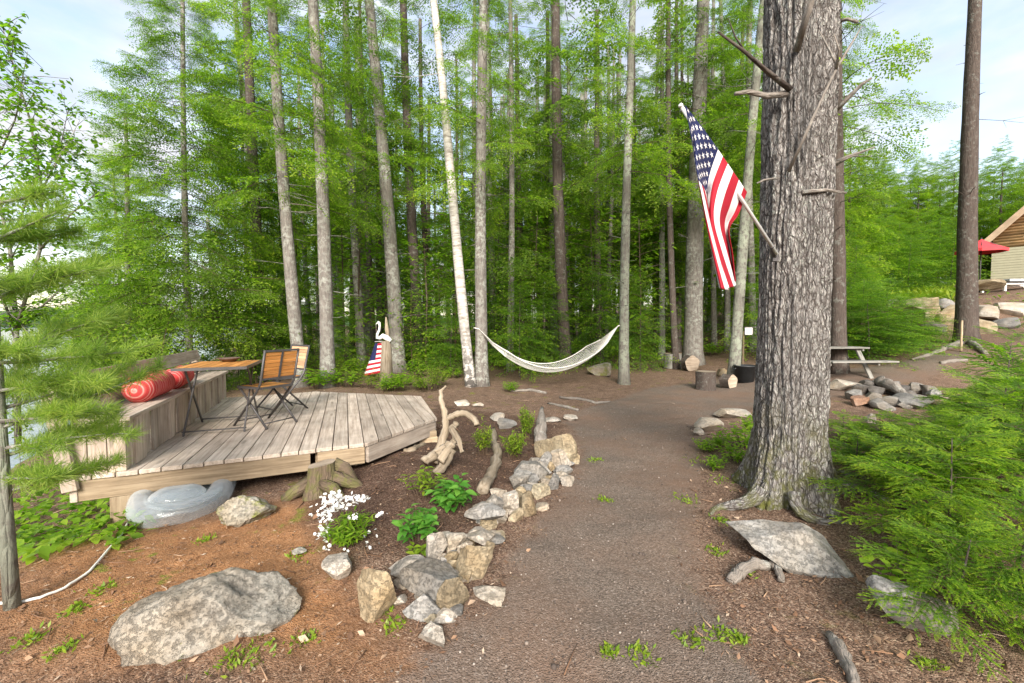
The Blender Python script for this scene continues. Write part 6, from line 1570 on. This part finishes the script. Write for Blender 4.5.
# ---------------------------------------------------------------- litter, gravel, moss
def litter():
    r = np.random.default_rng(90); n = 60000
    Y = 1.0 + 8 * r.uniform(0, 1, n) ** 1.5; X = r.uniform(-1.25, 1.25, n) * (Y + 0.3)
    k = (sd_poly(X, Y, PATHP) < r.normal(-0.03, 0.12, n)); X, Y = X[k], Y[k]; n = len(X); Z = Hh(X, Y) + 0.007
    a = r.uniform(0, 2 * PI, n); d = np.stack([np.cos(a), np.sin(a), r.normal(0, .16, n)], -1); L = r.uniform(0.012, 0.055, n); W = np.where(r.uniform(0, 1, n) < .25, r.uniform(.006, .016, n), r.uniform(.0012, .003, n)); L = np.where(W > .006, L * .7, L)
    V, F = leaves(np.stack([X, Y, Z], -1), d, np.tile([0, 0, 1.], (n, 1)) + r.normal(0, .2, (n, 3)), L, W)
    o = link('needle_litter', raw_mesh('needle_litter', V, F, np.repeat(r.uniform(0, 1, n), 4)), M['litter']); tag(o, 'brown needles, bark chips and dry leaf bits scattered on the soil', 'litter', kind='stuff')
    tb = MB()
    for _ in range(420):
        y = 1.2 + 7.5 * r.uniform() ** 1.4; x = r.uniform(-1.2, 1.2) * y
        if sd_poly(np.array([x]), np.array([y]), PATHP)[0] > 0.05 and r.uniform() < .85: continue
        a = r.uniform(0, 6.3); ln = r.uniform(.04, .17); q = [];
        for k in range(3): xx, yy = x + math.cos(a) * ln * k / 2 + r.normal(0, .006), y + math.sin(a) * ln * k / 2 + r.normal(0, .006); q.append((xx, yy, H(xx, yy) + .008 + r.uniform(0, .006)))
        tb.tube(q, [.0035, .003, .0015], 4, tint=r.uniform(.1, 1))
    tag(tb.build('fallen_twigs', M['litter']), 'small fallen twigs scattered on the soil', 'litter', kind='stuff')
    LV = oval_leaf(.045, .028, .3, 2); n = 900; Y = 1.1 + 9 * r.uniform(0, 1, n) ** 1.4; X = r.uniform(-1.25, 1.2, n) * Y; k = sd_poly(X, Y, PATHP) < .1 * r.normal(0, 1, n); X, Y = X[k], Y[k]; Z = Hh(X, Y)
    fb = FB(); scatter(fb, LV, [mat4((a, b_, c + .014), r.uniform(0, 6.3), r.normal(0, .3), r.normal(0, .5) + (PI if r.uniform() < .5 else 0), r.uniform(.5, 1.3)) for a, b_, c in zip(X, Y, Z)], r.uniform(-.4, .5, len(X)))
    tag(link('dry_leaves', fmesh('dry_leaves', fb.get()), M['litter']), 'dry curled brown leaves scattered on the soil', 'litter', kind='stuff')
    n = 14000; Y = 0.9 + 7 * r.uniform(0, 1, n) ** 1.5; X = r.uniform(-1, 1.2, n) * (Y * 0.5 + 0.6); k = sd_poly(X, Y, PATHP) > r.normal(0.0, .1, n); X, Y = X[k], Y[k]; n = len(X); Z = Hh(X, Y)
    V0, F0 = ico(1); fb = FB(); sc = r.uniform(.0022, .0065, n) * np.where(r.uniform(0, 1, n) < .03, 2.2, 1); P = V0[None] * sc[:, None, None] * r.uniform(.6, 1.3, (n, 1, 3)) + np.stack([X, Y, Z + .002], -1)[:, None]
    F = np.array(F0)[None] + (np.arange(n) * len(V0))[:, None, None]
    o = link('loose_gravel', raw_mesh('loose_gravel', P.reshape(-1, 3), F.reshape(-1, 3), np.repeat(r.uniform(0, 1, n) ** 1.4, len(V0)), k=3), M['gravel']); tag(o, 'loose small gravel on the path', 'gravel', kind='stuff')
    # moss cushions and weeds
    fb = FB(); C = [(255, 655, 20), (232, 660, 16), (185, 650, 10), (270, 620, 10), (300, 555, 12), (305, 640, 10), (278, 598, 8), (75, 610, 10), (60, 650, 12), (100, 590, 12), (395, 625, 12), (640, 655, 14), (690, 640, 14), (720, 635, 14), (610, 653, 10), (930, 665, 10), (685, 500, 12), (720, 520, 10), (605, 500, 6), (595, 460, 8), (745, 572, 8), (715, 552, 8), (700, 460, 18), (725, 480, 16), (335, 395, 10), (30, 640, 12), (385, 610, 12), (740, 640, 8), (205, 540, 8)]
    b0, d0, w0 = [], [], []
    for px, py, w in C:
        p = G(px, py); R_ = w * p.y / FPX
        for _ in range(70):
            q = r.normal(0, .55, 2) * R_; b0.append((p.x + q[0], p.y + q[1], H(p.x + q[0], p.y + q[1]))); d0.append((r.normal(0, .8), r.normal(0, .8), r.uniform(.3, 1))); w0.append(r.uniform(.015, .04))
    V, F = leaves(b0, d0, r.normal(0, 1, (len(b0), 3)), w0, np.array(w0) * .35); o = link('weeds', raw_mesh('weeds', V, F, np.repeat(r.uniform(.3, 1, len(b0)), 4)), M['gold']); tag(o, 'small yellow-green tufts of moss and weeds in the soil', 'weeds', kind='stuff')
litter()

# pieces of a part hang under that part
UNDER = {'stars': 'cloth', 'rib': 'canopy', 'barge_board': 'roof', 'soffit': 'roof', 'top_frame': 'tabletop', 'back_frame': 'backrest', 'seat_frame': 'seat', 'spike': 'post', 'finial': 'pole', 'edge_rope': 'net', 'handle': 'shell'}
for o in list(COL.objects):
    k = UNDER.get(o.name.split('.')[0])
    if k and o.parent is not None and o.parent.parent is None:
        host = [c for c in o.parent.children if c.name.split('.')[0] == k]
        if host: o.parent = host[0]
